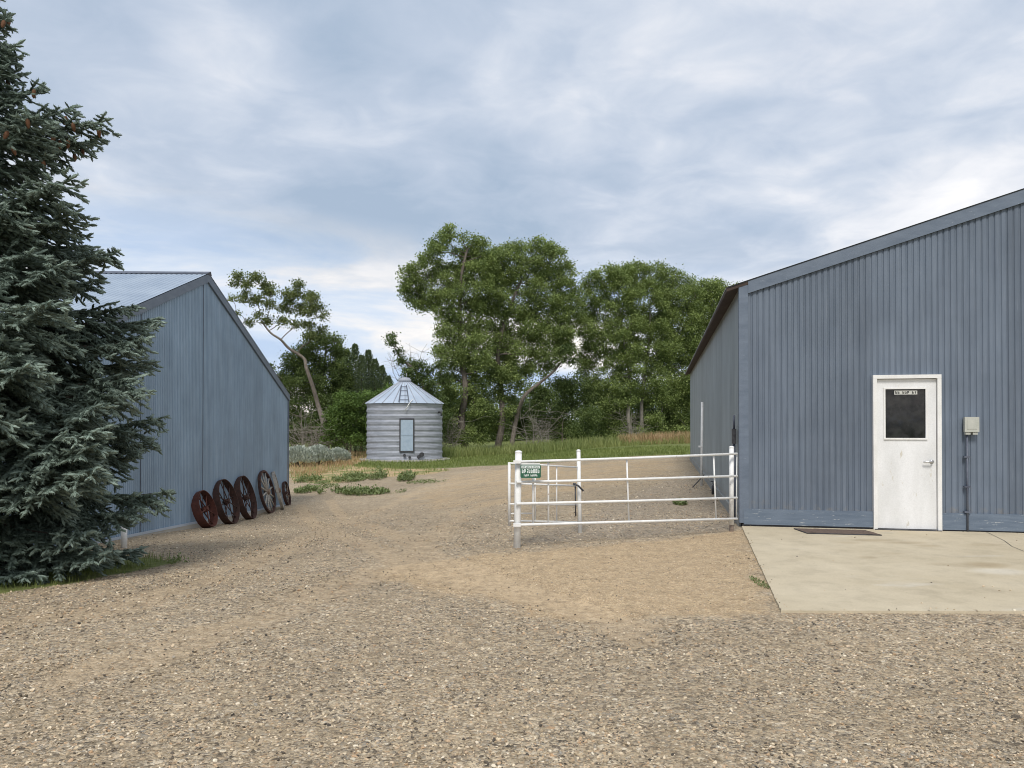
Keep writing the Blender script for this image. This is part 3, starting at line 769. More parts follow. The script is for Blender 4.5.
gl = [at(516.2, y, YL) for y in (461.9, 482.2, 503.8, 525.0)]
gr = [at(737.0, y, YR) for y in (453.7, 476.0, 497.8, 518.7)]
gate = empty('pipe_gate', (gl[3].x, gl[3].y, 0)); tag(gate, 'long white pipe gate with four rails reaching the barn corner', 'gate')
G0 = gate.location.copy()
for a, b in zip(gl, gr):
    mid = a.lerp(b, .5) + Vector((0, 0, random.uniform(-.008, .004)))
    mb = MB(); mb.tube([a - G0, mid - G0, b - G0], .0165, 10); mb.build('rail', M['white'], gate)
def gatepoint(px, top=True):
    t = (px - 516.2) / (737 - 516.2); i = 0 if top else 3
    # perspective-correct position along the rail
    best = None
    for k in range(401):
        q = gl[i].lerp(gr[i], k / 400); s = 512 + FPX * q.x / (q.y * _c + (q.z - CAMZ) * _s)
        if best is None or abs(s - px) < best[0]: best = (abs(s - px), q)
    return best[1]
for px, dx in ((533, 0), (548.3, 0), (627, 2), (714, 2.5)):
    a = gatepoint(px, True) + Vector((0, .026, 0)); b = gatepoint(px + dx, False) + Vector((0, .026, 0))
    mb = MB(); mb.tube([a - G0, b - G0], .011, 8); mb.build('upright', M['white'], gate)
mb = MB(); mb.tube([gl[0].lerp(gr[0], .998) + Vector((.01, .02, 0)) - G0, gl[3].lerp(gr[3], .998) + Vector((.0, .02, 0)) - G0], .006, 8); mb.build('wire', M['white'], gate)
for i in (0, 3):
    mb = MB(); mb.box(pb1.x - .044 - G0.x, pb1.x + .044 - G0.x, YL - .018 - G0.y, YL + .03 - G0.y, gl[i].z - .018, gl[i].z + .018); mb.build('bracket', M['white'], gate)
# second, short gate swung back
sl = [at(509.3, y, 9.45) for y in (463.2, 483.5, 504.0, 521.0)]
sr_ = [at(577.0, y, pb2.y - .03) for y in (467.3, 485.8, 504.8, 522)]
wg = empty('short_gate', (sl[3].x, sl[3].y, 0)); tag(wg, 'short white pipe gate swung back behind the signed post', 'gate'); G1 = wg.location.copy()
for a, b in zip(sl, sr_):
    mb = MB(); mb.tube([a - G1, b - G1], .012, 8); mb.build('rail', M['white'], wg)
for t_ in (0., .36, .68):
    a = sl[0].lerp(sr_[0], t_); b = sl[3].lerp(sr_[3], t_)
    if t_ == 0: b = b + Vector((0, 0, -.06)); a = a + Vector((0, 0, .01))
    mb = MB(); mb.tube([a + Vector((0, .014, 0)) - G1, b + Vector((0, .014, 0)) - G1], .018 if t_ == 0 else .009, 8); mb.build('upright', M['white'], wg)
mb = MB(); mb.tube([at(509.3, 513.6, 9.46) - G1, at(531.5, 513.4, 9.8) - G1], .009, 8); mb.build('rail', M['white'], wg)
mb = MB(); a = at(575.2, 483, pb2.y - .06); b = at(575.8, 516, pb2.y - .06); mb.tube([a - G1, b - G1], .009, 8)
a2 = at(573, 483.5, pb2.y - .1); b2 = at(583.5, 491, pb2.y - .12); mb.tube([a2 - G1, (a2.lerp(b2, .5) + Vector((0, 0, .02))) - G1, b2 - G1], .013, 8)
mb.build('latch', M['dark'], wg)
# sign on the gate
s00 = at(520.4, 478.0, YL - .03); s11 = at(540.9, 464.6, YL - .03)
sg = empty('gate_sign', (s00.x, s00.y, s00.z)); tag(sg, 'small green sign with white lettering on the white gate', 'sign')
SW, SH = s11.x - s00.x, s11.z - s00.z
mb = MB(); rr = .018; pts = []
for (cx_, cz_, a0_) in ((SW - rr, rr, -90), (SW - rr, SH - rr, 0), (rr, SH - rr, 90), (rr, rr, 180)):
    for k in range(5): an = R_(a0_ + k * 22.5); pts.append((cx_ + rr * math.cos(an), cz_ + rr * math.sin(an)))
n_ = len(pts); mb.add([(x, 0, z) for x, z in pts] + [(x, .004, z) for x, z in pts], [tuple(range(n_))[::-1] if False else tuple(range(n_)), tuple(range(n_, 2 * n_))[::-1]] + [(i, (i + 1) % n_, n_ + (i + 1) % n_, n_ + i) for i in range(n_)])
mb.build('plate', M['green'], sg)
mb = MB(); mb.box(SW * .05, SW * .95, -.0025, -.0005, SH * .72, SH * .93); hdr = mb.build('header_band', M['signwhite'], sg)
mb = MB(); pseudo(mb, SW * .10, SW * .90, SH * .77, SH * .87, -.0028, [3, 4, 2, 6], 5); mb.build('header_lettering', M['green'], hdr)
mb = MB(); pseudo(mb, SW * .06, SW * .94, SH * .36, SH * .66, -.0005, [8], 8, .002, .30); mb.build('large_lettering', M['signwhite'], sg)
mb = MB(); pseudo(mb, SW * .14, SW * .84, SH * .12, SH * .27, -.0005, [4, 5], 9, .002, .30); mb.build('small_lettering', M['signwhite'], sg)
mb = MB(); mb.box(SW * .05, SW * .95, .005, .012, SH - .005, SH + .018); mb.build('hanger', M['white'], sg)
# rubble by the gate foot, white pole by barn wall
pl = G(704.0, 486); ptp = at(704.8, 402, pl.y)
pl.x -= .06; ptp.x -= .06; pole = empty('white_pole', pl); tag(pole, 'tall thin white pole standing by the side wall of the barn', 'pole')
mb = MB(); mb.tube([(0, 0, -.1), (ptp.x - pl.x, 0, ptp.z - pl.z)], .030, 12); mb.build('pipe', M['white'], pole)
mb = MB(); mb.box(-.07, .0, -.03, .03, (ptp.z - pl.z) * .46, (ptp.z - pl.z) * .48); mb.build('bracket', M['white'], pole)
a = at(690.5, 489.5, pl.y - .5); b = at(704, 475, pl.y - .05)
rod = empty('iron_rod', (a.x, a.y, a.z)); tag(rod, 'dark iron rod leaning on the foot of the tall white pole', 'rod')
mb = MB(); mb.tube([(0, 0, 0), tuple((b - a))], .012, 8); mb.build('bar', M['dark'], rod)
mb = MB(); mb.lathe([(0, .012), (.02, .01), (.026, 0), (.02, -.01), (0, -.012)], 12); mb.build('foot', M['dark'], rod)
a = G(713, 494)
tap = empty('ground_valve', a); tag(tap, 'small dark standpipe in the gravel by the barn side wall', 'standpipe')
mb = MB(); mb.tube([(0, 0, -.05), (0, 0, .16), (.03, 0, .2), (.1, 0, .2)], [.03, .028, .03, .024], 10); mb.build('pipe', M['dark'], tap)
mb = MB(); mb.lathe([(0, .25), (.05, .25), (.05, .27), (0, .27)], 12); mb.tube([(0, 0, .2), (0, 0, .25)], .01, 8); mb.build('handle', M['dark'], tap)
# white stub post near the spruce
a = G(124, 547); b = at(124.5, 520, a.y)
st_ = empty('stub_post', a); tag(st_, 'short white stub post half hidden by the spruce in front of the shed', 'post')
mb = MB(); mb.tube([(0, 0, -.1), (0, 0, b.z - a.z)], .045, 14); mb.build('pipe', M['white'], st_)
mb = MB(); mb.lathe([(.048, -.02), (.048, 0), (.03, .012), (0, .016)], 14, center=(0, 0, b.z - a.z)); mb.build('cap', M['white'], st_)

# ------------------------------------------------------------------ grain bin
BY = 50.0; bl = at(367.3, 422, BY); br_ = at(442.2, 422, BY); bc = (bl + br_) / 2
BR = (br_.x - bl.x) / 2; bz = at(404, 459.5, BY).z
binr = empty('grain_bin', (bc.x, bc.y, bz)); tag(binr, 'round galvanised steel grain bin with a conical roof in the yard', 'grain bin')
BH = at(404, 404, BY - BR).z - bz - .05
BH = at(404, 403.5, BY).z - bz
mb = MB(); prof = []; nb_ = 150
for i in range(nb_ + 1):
    z = BH * i / nb_; prof.append((BR + .018 * math.sin(2 * math.pi * z / (BH / 9.5)) + .008 * math.sin(2 * math.pi * z / (BH / 38)) , z))
mb.lathe(prof, 72, smooth=True); mb.build('wall', M['galv'], binr)
NR = 22; RH = at(404, 381.5, BY).z - bz - BH
mb = MB(); RO = BR + .12
for k in range(NR):
    a0 = 2 * math.pi * k / NR; a1 = 2 * math.pi * (k + 1) / NR
    p = lambda r, a, z: (r * math.cos(a), r * math.sin(a), z)
    mb.add([p(RO, a0, BH - .03), p(RO, a1, BH - .03), p(.32, a1, BH + RH), p(.32, a0, BH + RH)], [(0, 1, 2, 3)])
rf = mb.build('roof', M['galvroof'], binr)
mb = MB()
for k in range(NR):
    a0 = 2 * math.pi * k / NR; mb.tube([(RO * math.cos(a0), RO * math.sin(a0), BH - .015), (.32 * math.cos(a0), .32 * math.sin(a0), BH + RH + .015)], .026, 5, smooth=False)
mb.build('roof_rib', M['galv'], rf)
mb = MB(); mb.lathe([(.34, BH + RH - .03), (.42, BH + RH + .02), (.42, BH + RH + .10), (.30, BH + RH + .24), (0, BH + RH + .28)], 20)
mb.tube([(.1, 0, BH + RH + .2), (.1, 0, BH + RH + .55)], .025, 6); mb.tube([(-.15, 0, BH + RH + .2), (-.15, 0, BH + RH + .42)], .02, 6)
mb.build('vent_cap', M['galv'], binr)
mb = MB(); mb.lathe([(BR + .03, -.5), (BR + .50, -.5), (BR + .50, .07), (0, .075)], 48); mb.build('foundation', M['conc'], binr)
# door faces the camera
ang = math.atan2(-bc.y, -bc.x)
def binpt(px, py):
    """point on the bin wall seen at a pixel, local to the bin"""
    d = ray(px, py); a_ = d.x ** 2 + d.y ** 2; b_ = -2 * (d.x * bc.x + d.y * bc.y); c_ = bc.x ** 2 + bc.y ** 2 - BR ** 2
    t = (-b_ - math.sqrt(max(0, b_ * b_ - 4 * a_ * c_))) / (2 * a_); p = CAM + d * t; return Vector((p.x - bc.x, p.y - bc.y, p.z - bz))
q0, q1 = binpt(399.3, 452), binpt(414.2, 418.5)
e_ = Vector((q1.x - q0.x, q1.y - q0.y, 0)).normalized(); nn = Vector((e_.y, -e_.x, 0))
Md = Matrix(((e_.x, -nn.x, 0, q0.x), (e_.y, -nn.y, 0, q0.y), (0, 0, 1, q0.z), (0, 0, 0, 1)))
Wd = Vector((q1.x - q0.x, q1.y - q0.y)).length; Hd = q1.z - q0.z
mb = MB(); mb.box(0, .07, -.12, .1, 0, Hd, Md); mb.box(Wd - .07, Wd, -.12, .1, 0, Hd, Md); mb.box(.07, Wd - .07, -.12, .1, Hd - .07, Hd, Md); mb.box(.07, Wd - .07, -.12, .1, 0, .07, Md)
mb.build('door_frame', M['dark'], binr)
mb = MB(); mb.box(.075, Wd - .075, -.10, .1, .075, Hd - .075, Md); bd = mb.build('door', M['bindoor'], binr)
mb = MB(); mb.box(.10, Wd - .10, -.115, -.101, Hd * .5, Hd * .53, Md); mb.box(Wd * .5 - .015, Wd * .5 + .015, -.112, -.101, .1, Hd - .1, Md); mb.build('door_brace', M['bindoor'], bd)
for px, py, r_ in ((404.5, 455.3, .09), (409.6, 457.2, .08), (418.5, 456.8, .10), (421.3, 454.5, .14)):
    q = binpt(px, py); mb = MB(); d_ = Vector((q.x, q.y, 0)).normalized()
    mb.tube([q - d_ * .05, q + d_ * .13], r_, 10); mb.build('port', M['dark'], binr)
def bincone(px, py):
    lo, hi = BY - BR - .2, BY; 
    for _ in range(40):
        m_ = (lo + hi) / 2; p = at(px, py, m_); r = math.hypot(p.x - bc.x, p.y - bc.y); zc_ = bz + BH - .03 + (RH + .03) * (RO - r) / (RO - .32)
        if p.z < zc_ : hi = m_
        else: lo = m_
    p = at(px, py, lo); return Vector((p.x - bc.x, p.y - bc.y, p.z - bz))
mb = MB()
for yy, w_ in ((387.5, 2.6), (391.5, 3.2), (396, 4.0), (400.5, 4.8)):
    a = bincone(404 - w_, yy); b = bincone(404 + w_, yy); mb.tube([a + Vector((0, -.06, .05)), b + Vector((0, -.06, .05))], .02, 6)
mb.tube([bincone(401.4, 386) + Vector((0, -.05, .05)), bincone(399.0, 402.5) + Vector((0, -.05, .05))], .03, 6)
mb.tube([bincone(406.6, 386) + Vector((0, -.05, .05)), bincone(409.0, 402.5) + Vector((0, -.05, .05))], .03, 6)
mb.build('roof_ladder', M['conduit'], rf)
mb = MB(); a = bincone(413, 400) + Vector((0, -.1, .05)); b = binpt(409.5, 403.8) + Vector((0, -.2, 0)); c_ = binpt(405.5, 410.5) + Vector((0, -.15, 0)); mb.tube([a, b, c_], .025, 6); mb.build('rope', M['white'], binr)
mb = MB(); q = binpt(438.5, 412); d_ = Vector((q.x, q.y, 0)).normalized(); mb.tube([q, q + d_ * .2, q + d_ * .2 + Vector((0, 0, -.25))], .06, 8); mb.build('hook', M['dark'], binr)

# ------------------------------------------------------------------ rock
def rock(px, py, sx, sy, sz, label, seed):
    g_ = G(px, py); import bmesh
    bm = bmesh.new(); bmesh.ops.create_icosphere(bm, subdivisions=3, radius=1)
    for v in bm.verts:
        n_ = mnoise.noise(v.co * 1.3 + Vector((seed, 0, 0))) * .35 + mnoise.noise(v.co * 3 + Vector((seed, 3, 0))) * .15
        v.co *= 1 + n_; v.co.x *= sx; v.co.y *= sy; v.co.z *= sz
    me = bpy.data.meshes.new('rock'); bm.to_mesh(me); bm.free()
    o = link_mesh('rock', me, M['rock']); o.location = g_ + Vector((0, 0, sz * .35)); return tag(o, label, 'rock')
rock(331, 460, .45, .4, .32, 'reddish brown rock in the dry orange grass left of the grain bin', 1.)

# ------------------------------------------------------------------ foliage
LEAF_V = np.array([[0, 0, 0], [.5, .34, .07], [1, 0, 0], [.5, -.34, .07]]); LEAF_F = np.array([[0, 1, 2, 3]])
def leaves(centers, radii, n_each, size, seed, clump=.32, per=7, hollow=.35, flat=.85, sqz=None):
    r = np.random.default_rng(seed); Vs = []; Ts = []; Fs = []; off = 0
    for c, rad, n in zip(centers, radii, n_each):
        nc = max(3, int(n / per)); d = unit(r.normal(size=(nc, 3)))
        rr = (hollow + (1 - hollow) * r.random(nc) ** .6) * (1 + .22 * r.normal(size=nc))
        nl = 8; ld = unit(r.normal(size=(nl, 3)) + np.array([0, 0, .25])) * (.62 * rad); li = r.integers(0, nl, nc)
        rr = (.50 + .50 * r.random(nc)) * (1 + .14 * r.normal(size=nc)) * .58
        cc = c + (ld[li] + d * rr[:, None] * rad) * np.array([1, 1, flat])
        ph = np.sin(cc @ np.array([2.6, 1.6, 3.3]) + seed) + np.sin(cc @ np.array([-2.3, 3.4, 2.5]) * 1.2)
        keep = (ph > -1.3) | (r.random(nc) < .4); cc = cc[keep]; ph = ph[keep]
        if len(cc) == 0: continue
        tint = np.clip(.48 + .24 * ph + .24 * r.normal(size=len(cc)), 0, 1)
        O = (cc[:, None, :] + r.normal(size=(len(cc), per, 3)) * clump * np.array([1, 1, .7])).reshape(-1, 3); T = np.repeat(tint, per)
        D = unit(r.normal(size=O.shape) + np.array([0, 0, .15])); Nn = unit(r.normal(size=O.shape) * .8 + np.array([0, 0, 1.]))
        A = unit(np.cross(Nn, D)); B = np.cross(D, A); s = (size * r.uniform(.6, 1.3, len(O)))[:, None]
        V, F = instance(LEAF_V, LEAF_F, O, D * s, A * s, B * s); Vs.append(V); Fs.append(F + off); off += len(V); Ts.append(np.repeat(T, 4))
    return np.concatenate(Vs), np.concatenate(Fs), np.concatenate(Ts)
def limb(mb, a, b, r0, r1, n=6, wob=.08, sag=0., k=6):
    a = Vector(a); b = Vector(b); L = (b - a).length; pts = []; rad = []
    ph = [random.uniform(-1, 1) for _ in range(6)]
    for i in range(n + 1):
        t = i / n; p = a.lerp(b, t); e = math.sin(math.pi * t)
        p += Vector((ph[0] * math.sin(3 * t + ph[1] * 3), ph[2] * math.sin(3.3 * t + ph[3] * 3), ph[4] * math.sin(4 * t + ph[5]) * .5 + sag)) * (wob * L * e)
        pts.append(p); rad.append(r0 + (r1 - r0) * t)
    mb.tube(pts, rad, k, cap=False); return pts
def make_tree(name, label, cat, Y, trunk, blobs, leafmat, barkmat, dens=1.0, size=.19, tr=.28, seed=1, group=None, twigs=5, dspread=1.0, hollow=.35):
    """trunk: px path from base up; blobs: (px, py, radius px) at tree distance Y"""
    random.seed(seed); r = random.Random(seed)
    P = [at(px, py, Y) for px, py in trunk]; base = Vector((P[0].x, Y, float(gz(P[0].x, Y)) - .15)); P[0] = base.copy()
    root = empty(name, base); tag(root, label, cat, group)
    sc = Y / FPX; mb = MB(); n = len(P)
    rad = [tr * (1 - .72 * i / max(1, n - 1)) for i in range(n)]
    for i in range(1, n): P[i] += Vector((r.uniform(-.22, .22), r.uniform(-.5, .5), 0))
    # smooth trunk
    pts = []; rr = []
    for i in range(n - 1):
        p0 = P[max(i - 1, 0)]; p1 = P[i]; p2 = P[i + 1]; p3 = P[min(i + 2, n - 1)]
        for k in range(5):
            t = k / 5
            pts.append(.5 * ((2 * p1) + (p2 - p0) * t + (2 * p0 - 5 * p1 + 4 * p2 - p3) * t * t + (3 * p1 - p0 - 3 * p2 + p3) * t ** 3)); rr.append(rad[i] + (rad[i + 1] - rad[i]) * t)
    pts.append(P[-1]); rr.append(rad[-1])
    mb.tube([p - base for p in pts], rr, 9, cap=False)
    C = []; RR = []; NN = []; cs = []
    for (bx, by, br) in blobs:
        R = br * sc; c = at(bx, by, Y) + Vector((0, r.uniform(-1.6, 1.6) * R * dspread, 0)); C.append(np.array(c - base)); RR.append(R * 1.12); cs.append((c, R))
        NN.append(int(dens * 2000 * R * R * (.19 / size) ** 2 * r.uniform(.8, 1.15)))
    # limbs grow outwards: every clump joins the nearest wood already grown
    up = pts[int(len(pts) * .35):]; nodes = [(p, 0., rr[int(len(pts) * .35) + i] * .6) for i, p in enumerate(up)]
    cs.sort(key=lambda q: min((q[0] - p).length for p in up))
    for c, R in cs:
        best = min(nodes, key=lambda nn: (nn[0] - c).length * (1.0 if nn[0].z < c.z - .1 else 1.6) + nn[1] * .25)
        d_ = (best[0] - c).length
        if d_ > 7: continue
        r0 = max(.022, min(best[2], .09) * .8); pp = limb(mb, best[0] - base, c - base, r0, r0 * .7, 5, .16, .10, 5)
        for i_ in (2, 4): nodes.append((pp[i_] + base, best[1] + d_ * i_ / 5, r0 * .85))
        nodes.append((c, best[1] + d_, r0 * .7))
        for _ in range(twigs):
            d = Vector((r.gauss(0, 1), r.gauss(0, 1), r.gauss(.4, .8))).normalized()
            limb(mb, c - base, c - base + d * R * r.uniform(.7, 1.05), .02, .007, 3, .15, 0, 4)
    mb.build('trunk', barkmat, root)
    V, F, T = leaves(C, RR, NN, size, seed, clump=.20 * max(.6, sc / .085), hollow=hollow)
    link_mesh('crown', np_mesh('crown', V, F, dict(tint=T)), leafmat, root)
    return root
def fill(pts, r0, r1, spacing, seed, thin=()):
    """scatter crown clumps through an outline surveyed from the photo"""
    r = random.Random(seed); q = np.array(pts, float); outb = []; lo = q.min(0); hi = q.max(0)
    for _ in range(4000):
        p = (r.uniform(lo[0], hi[0]), r.uniform(lo[1], hi[1])); rad = r.uniform(r0, r1)
        if sdf(np.array([p]), q)[0] < rad * .55: continue
        if any(math.hypot(p[0] - o[0], p[1] - o[1]) < spacing for o in outb): continue
        if any(((p[0] - t[0]) / t[2]) ** 2 + ((p[1] - t[1]) / t[3]) ** 2 < 1 and r.random() < t[4] for t in thin): continue
        outb.append((p[0], p[1], rad))
    return outb
A_BL = fill([(401, 280), (402, 302), (416, 308), (434, 310), (438, 330), (430, 352), (438, 372), (432, 400), (428, 425), (436, 446), (482, 446), (490, 420), (487, 380), (492, 340), (488, 300), (496, 262), (484, 238), (458, 229), (436, 229), (426, 248), (418, 262), (404, 272)], 5, 10.5, 7.8, 1,
           [(468, 288, 17, 20, .75), (425, 320, 12, 8, 1), (452, 345, 7, 9, .7), (462, 380, 8, 10, .5), (465, 418, 13, 26, .65)])
B_BL = fill([(484, 246), (500, 244), (520, 240), (545, 243), (562, 252), (575, 268), (578, 285), (581, 312), (578, 345), (562, 362), (550, 374), (532, 375), (525, 388), (514, 402), (508, 432), (486, 442), (482, 400), (484, 350), (482, 290)], 5, 10.5, 7.8, 2,
           [(500, 300, 12, 16, .6), (540, 300, 8, 8, .6), (556, 340, 10, 8, .5), (505, 350, 10, 12, .5), (525, 366, 10, 6, .6), (498, 412, 14, 28, .8), (512, 325, 8, 10, .5)])
make_tree('cottonwood_tree', 'tall cottonwood right behind the grain bin with a lobe reaching left', 'tree', 64, [(466, 449), (463, 420), (465, 390), (462, 350), (458, 310), (462, 275), (470, 250)], A_BL, M['leaf'], M['bark'], seed=21, tr=.34, twigs=2, dens=.72, size=.16)
make_tree('cottonwood_tree', 'broad dark cottonwood with a limb sweeping right, next to the tallest tree', 'tree', 66, [(497, 449), (500, 420), (503, 385), (500, 350), (508, 310), (520, 280)], B_BL, M['leaf'], M['bark'], seed=22, tr=.32, twigs=2, dens=.72, size=.16)
# extra stems and the sweeping limb as their own trees
make_tree('cottonwood_tree', 'leaning cottonwood stem whose bare limb crosses the sky gap', 'tree', 65, [(511, 449), (514, 420), (522, 397), (538, 384), (553, 372), (566, 358)], [(566, 352, 6), (556, 362, 4), (545, 376, 3), (534, 392, 3), (571, 362, 5)], M['leaf_dark'], M['bark'], seed=23, tr=.22, twigs=8)
RP = [[(578, 300), (582, 280), (596, 270), (614, 264), (632, 262), (640, 300), (638, 350), (634, 390), (630, 444), (606, 444), (598, 402), (584, 398), (580, 362), (572, 335), (574, 312)],
      [(622, 264), (645, 257), (666, 263), (672, 300), (672, 350), (668, 400), (664, 444), (634, 444), (632, 390), (630, 330)],
      [(656, 266), (682, 270), (698, 282), (704, 320), (704, 380), (698, 444), (662, 444), (660, 380), (658, 320)],
      [(690, 286), (712, 278), (732, 286), (748, 306), (744, 400), (738, 444), (694, 444), (692, 380)]]
RB = [(0, [(632, 446), (630, 415), (631, 385), (626, 350), (622, 310)]), (0, [(643, 446), (643, 410), (646, 375), (650, 335), (652, 300)]),
      (0, [(660, 446), (664, 410), (668, 375), (676, 340), (682, 310)]), (0, [(700, 446), (702, 400), (704, 350), (706, 320)])]
RTH = [(600, 318, 9, 14, .7), (643, 372, 8, 16, .8), (655, 372, 6, 12, .7), (640, 418, 12, 26, .9), (624, 424, 10, 22, .85), (655, 425, 11, 24, .9), (585, 345, 8, 8, .7), (668, 428, 9, 10, .5)]
RB = [(b_, t_, fill(RP[i], 5.5, 11, 8.0, 10 + i, RTH)) for i, (b_, t_) in enumerate(RB)]
RL = ['pale stemmed cottonwood on the left side of the right hand grove', 'slender cottonwood with the palest straight trunk in the right hand grove', 'leafy cottonwood in the right hand grove left of the barn eave', 'cottonwood partly hidden by the barn roof edge']
for i, (b_, tr_, bl_) in enumerate(RB):
    make_tree('cottonwood_tree', RL[i], 'tree', 68 + i * 1.5, tr_, bl_, M['leaf'], M['palebark'], seed=31 + i, tr=.20, twigs=2, dens=.72, size=.16)
# bush layer under the grove
make_tree('bush', 'rounded dark green bush in the gap between the two groves', 'bush', 67, [(562, 447), (563, 425)], [(545, 398, 12), (560, 388, 12), (576, 386, 12), (590, 396, 12), (548, 418, 13), (568, 410, 14), (588, 418, 13), (540, 432, 10), (560, 432, 12), (580, 434, 11), (537, 410, 8)], M['leaf_mid'], M['bark'], seed=41, tr=.12, dens=0.9, size=.15, twigs=3)
make_tree('bush', 'dark undergrowth bush at the foot of the right hand grove', 'bush', 73, [(615, 446), (615, 430)], [(600, 425, 12), (615, 418, 12), (632, 424, 12), (648, 418, 12), (664, 425, 12), (680, 420, 12), (696, 425, 12), (712, 424, 12), (606, 400, 10), (630, 400, 10), (660, 396, 10), (690, 396, 11), (715, 398, 12)], M['leaf_mid'], M['bark'], seed=42, tr=.12, dens=0.8, size=.15, twigs=3)
make_tree('bush', 'dark scrub behind the trunks of the left hand grove', 'bush', 72, [(500, 447), (500, 430)], [(452, 428, 10), (470, 422, 11), (488, 428, 11), (505, 420, 11), (522, 428, 11), (480, 405, 9), (515, 404, 8), (455, 405, 9), (530, 412, 9)], M['leaf_mid'], M['bark'], seed=43, tr=.12, dens=0.8, size=.15, twigs=3)
# trees behind the shed
make_tree('leaning_tree', 'sparse tree leaning left over the shed roof line', 'tree', 55, [(329, 446), (325, 425), (319, 405), (314, 386), (304, 368), (300, 358), (288, 348), (281, 340), (268, 333), (258, 322)],
          [(240, 278, 5), (236, 284, 4), (247, 286, 5), (256, 279, 6), (263, 285, 6), (247, 298, 6), (256, 300, 6), (272, 292, 6), (283, 293, 5), (296, 284, 5), (295, 294, 6), (305, 295, 6), (315, 300, 6), (270, 306, 6), (284, 308, 7), (299, 309, 7), (313, 311, 6), (324, 315, 4), (258, 315, 4), (246, 322, 4), (266, 321, 4), (281, 321, 5), (295, 325, 5), (308, 326, 5), (318, 306, 5), (234, 300, 3), (238, 313, 3), (310, 338, 6), (320, 330, 5), (288, 300, 5)],
          M['leaf_olive'], M['bark'], seed=51, tr=.19, dens=1.0, size=.145, twigs=2)
make_tree('broadleaf_tree', 'dark green tree crown behind the trunk of the leaning tree', 'tree', 58, [(318, 446), (320, 410), (322, 375), (324, 350)],
          fill([(296, 345), (312, 332), (326, 331), (338, 336), (348, 350), (356, 372), (352, 400), (336, 420), (326, 446), (286, 446), (266, 435), (258, 400), (262, 368), (280, 362), (292, 354)], 7, 10, 8, 52),
          M['leaf_mid'], M['bark'], seed=52, tr=.22, dens=.6, size=.14, twigs=3)
make_tree('shrub', 'bright green leafy shrub left of the grain bin', 'shrub', 53, [(350, 447), (350, 425)],
          fill([(322, 424), (334, 402), (346, 394), (362, 396), (374, 388), (392, 386), (396, 410), (392, 444), (318, 448)], 5.5, 9, 6.8, 53),
          M['leaf_bright'], M['bark'], seed=53, tr=.08, dens=.65, size=.13, twigs=2)
make_tree('broadleaf_tree', 'small ragged tree behind the grain bin with bare twigs on top', 'tree', 61, [(430, 447), (428, 415), (424, 390), (414, 372), (403, 360), (395, 348)],
          [(390, 336, 4), (392, 343, 4), (398, 352, 4), (402, 360, 5), (412, 364, 5), (410, 374, 6), (422, 366, 6), (420, 378, 7), (430, 372, 6), (432, 386, 8), (440, 366, 5), (424, 394, 8), (438, 400, 8), (412, 384, 5), (445, 382, 6), (428, 412, 9), (442, 418, 9), (436, 434, 8)],
          M['leaf_dark'], M['bark'], seed=54, tr=.20, dens=.9, size=.14, twigs=7)
def bare_twigs(name, label, Y, px, py, spread, htpx, n, seed, matr):
    r = random.Random(seed); random.seed(seed); g_ = Vector((at(px, 440, Y).x, Y, 0)); g_.z = float(gz(g_.x, Y)) if py is None else at(px, py, Y).z
    sc = Y / FPX; root = empty(name, g_); tag(root, label, 'brush'); mb = MB()
    for i in range(n):
        a = Vector((r.uniform(-.4, .4) * spread * sc, r.uniform(-.5, .5), 0)); b = a + Vector((r.gauss(0, .5) * spread * sc, r.gauss(0, .5) * spread * sc, htpx * sc * r.uniform(.5, 1)))
        p = limb(mb, a, b, .022, .008, 5, .15, 0, 5)
        for _ in range(9):
            q = p[r.randrange(1, 5)]; limb(mb, q, q + Vector((r.gauss(0, 1), r.gauss(0, 1), r.uniform(-.3, 1))) * htpx * sc * .26, .012, .005, 3, .2, 0, 4)
    mb.build('branches', matr, root); return root
bare_twigs('dead_brush', 'tangle of bare grey dead brush in front of the leaning tree', 52, 310, None, 22, 52, 22, 61, M['palebark'])
bare_twigs('dead_brush', 'bare grey twigs rising behind the grain bin roof', 62, 408, 388, 16, 46, 12, 62, M['palebark'])
bare_twigs('dead_brush', 'grey bare brush between the cottonwood trunks', 62.5, 535, None, 26, 48, 16, 63, M['palebark'])
bare_twigs('dead_brush', 'pale dry stems at the foot of the tallest cottonwood', 62, 448, None, 18, 40, 14, 64, M['palebark'])
bare_twigs('dead_brush', 'pale dead branches under the right hand grove', 66.5, 632, None, 16, 40, 10, 65, M['palebark'])

# conifers with dark spires
CON_V = np.array([[0, 0, 0], [.6, .28, -.05], [1, 0, .12], [.6, -.28, -.05]])
def conifer(px, pytop, Y, label, seed):
    top = at(px, pytop, Y); base = Vector((top.x, Y, float(gz(top.x, Y)) - .1)); H = top.z - base.z
    root = empty('conifer_tree', base); tag(root, label, 'conifer', 'dark conifers left of the grain bin')
    mb = MB(); mb.tube([(0, 0, 0), (0, 0, H * .95)], [.10, .02], 7, cap=False); mb.build('trunk', M['sprucebark'], root)
    r = np.random.default_rng(seed); n = 4200; t = r.random(n) ** .8
    z = H * (.04 + .96 * t); R = (.95 * (1 - t) ** .62 + .02) * (1 + .30 * np.clip(r.normal(size=n), -1.5, 1.8)); a = r.random(n) * 6.283; q = r.uniform(.35, 1., n) ** .5
    O = np.stack([np.cos(a) * R * q, np.sin(a) * R * q, z], 1)
    D = unit(np.stack([np.cos(a), np.sin(a), r.normal(.55, .3, n)], 1) + r.normal(size=(n, 3)) * .25); D, A, B = frames(D); s = r.uniform(.10, .24, n)[:, None]
    V, F = instance(CON_V, LEAF_F, O, D * s, A * s, B * s); T = np.repeat(np.clip(r.normal(.45, .25, n), 0, 1), 4)
    link_mesh('crown', np_mesh('crown', V, F, dict(tint=T)), M['conifer'], root)
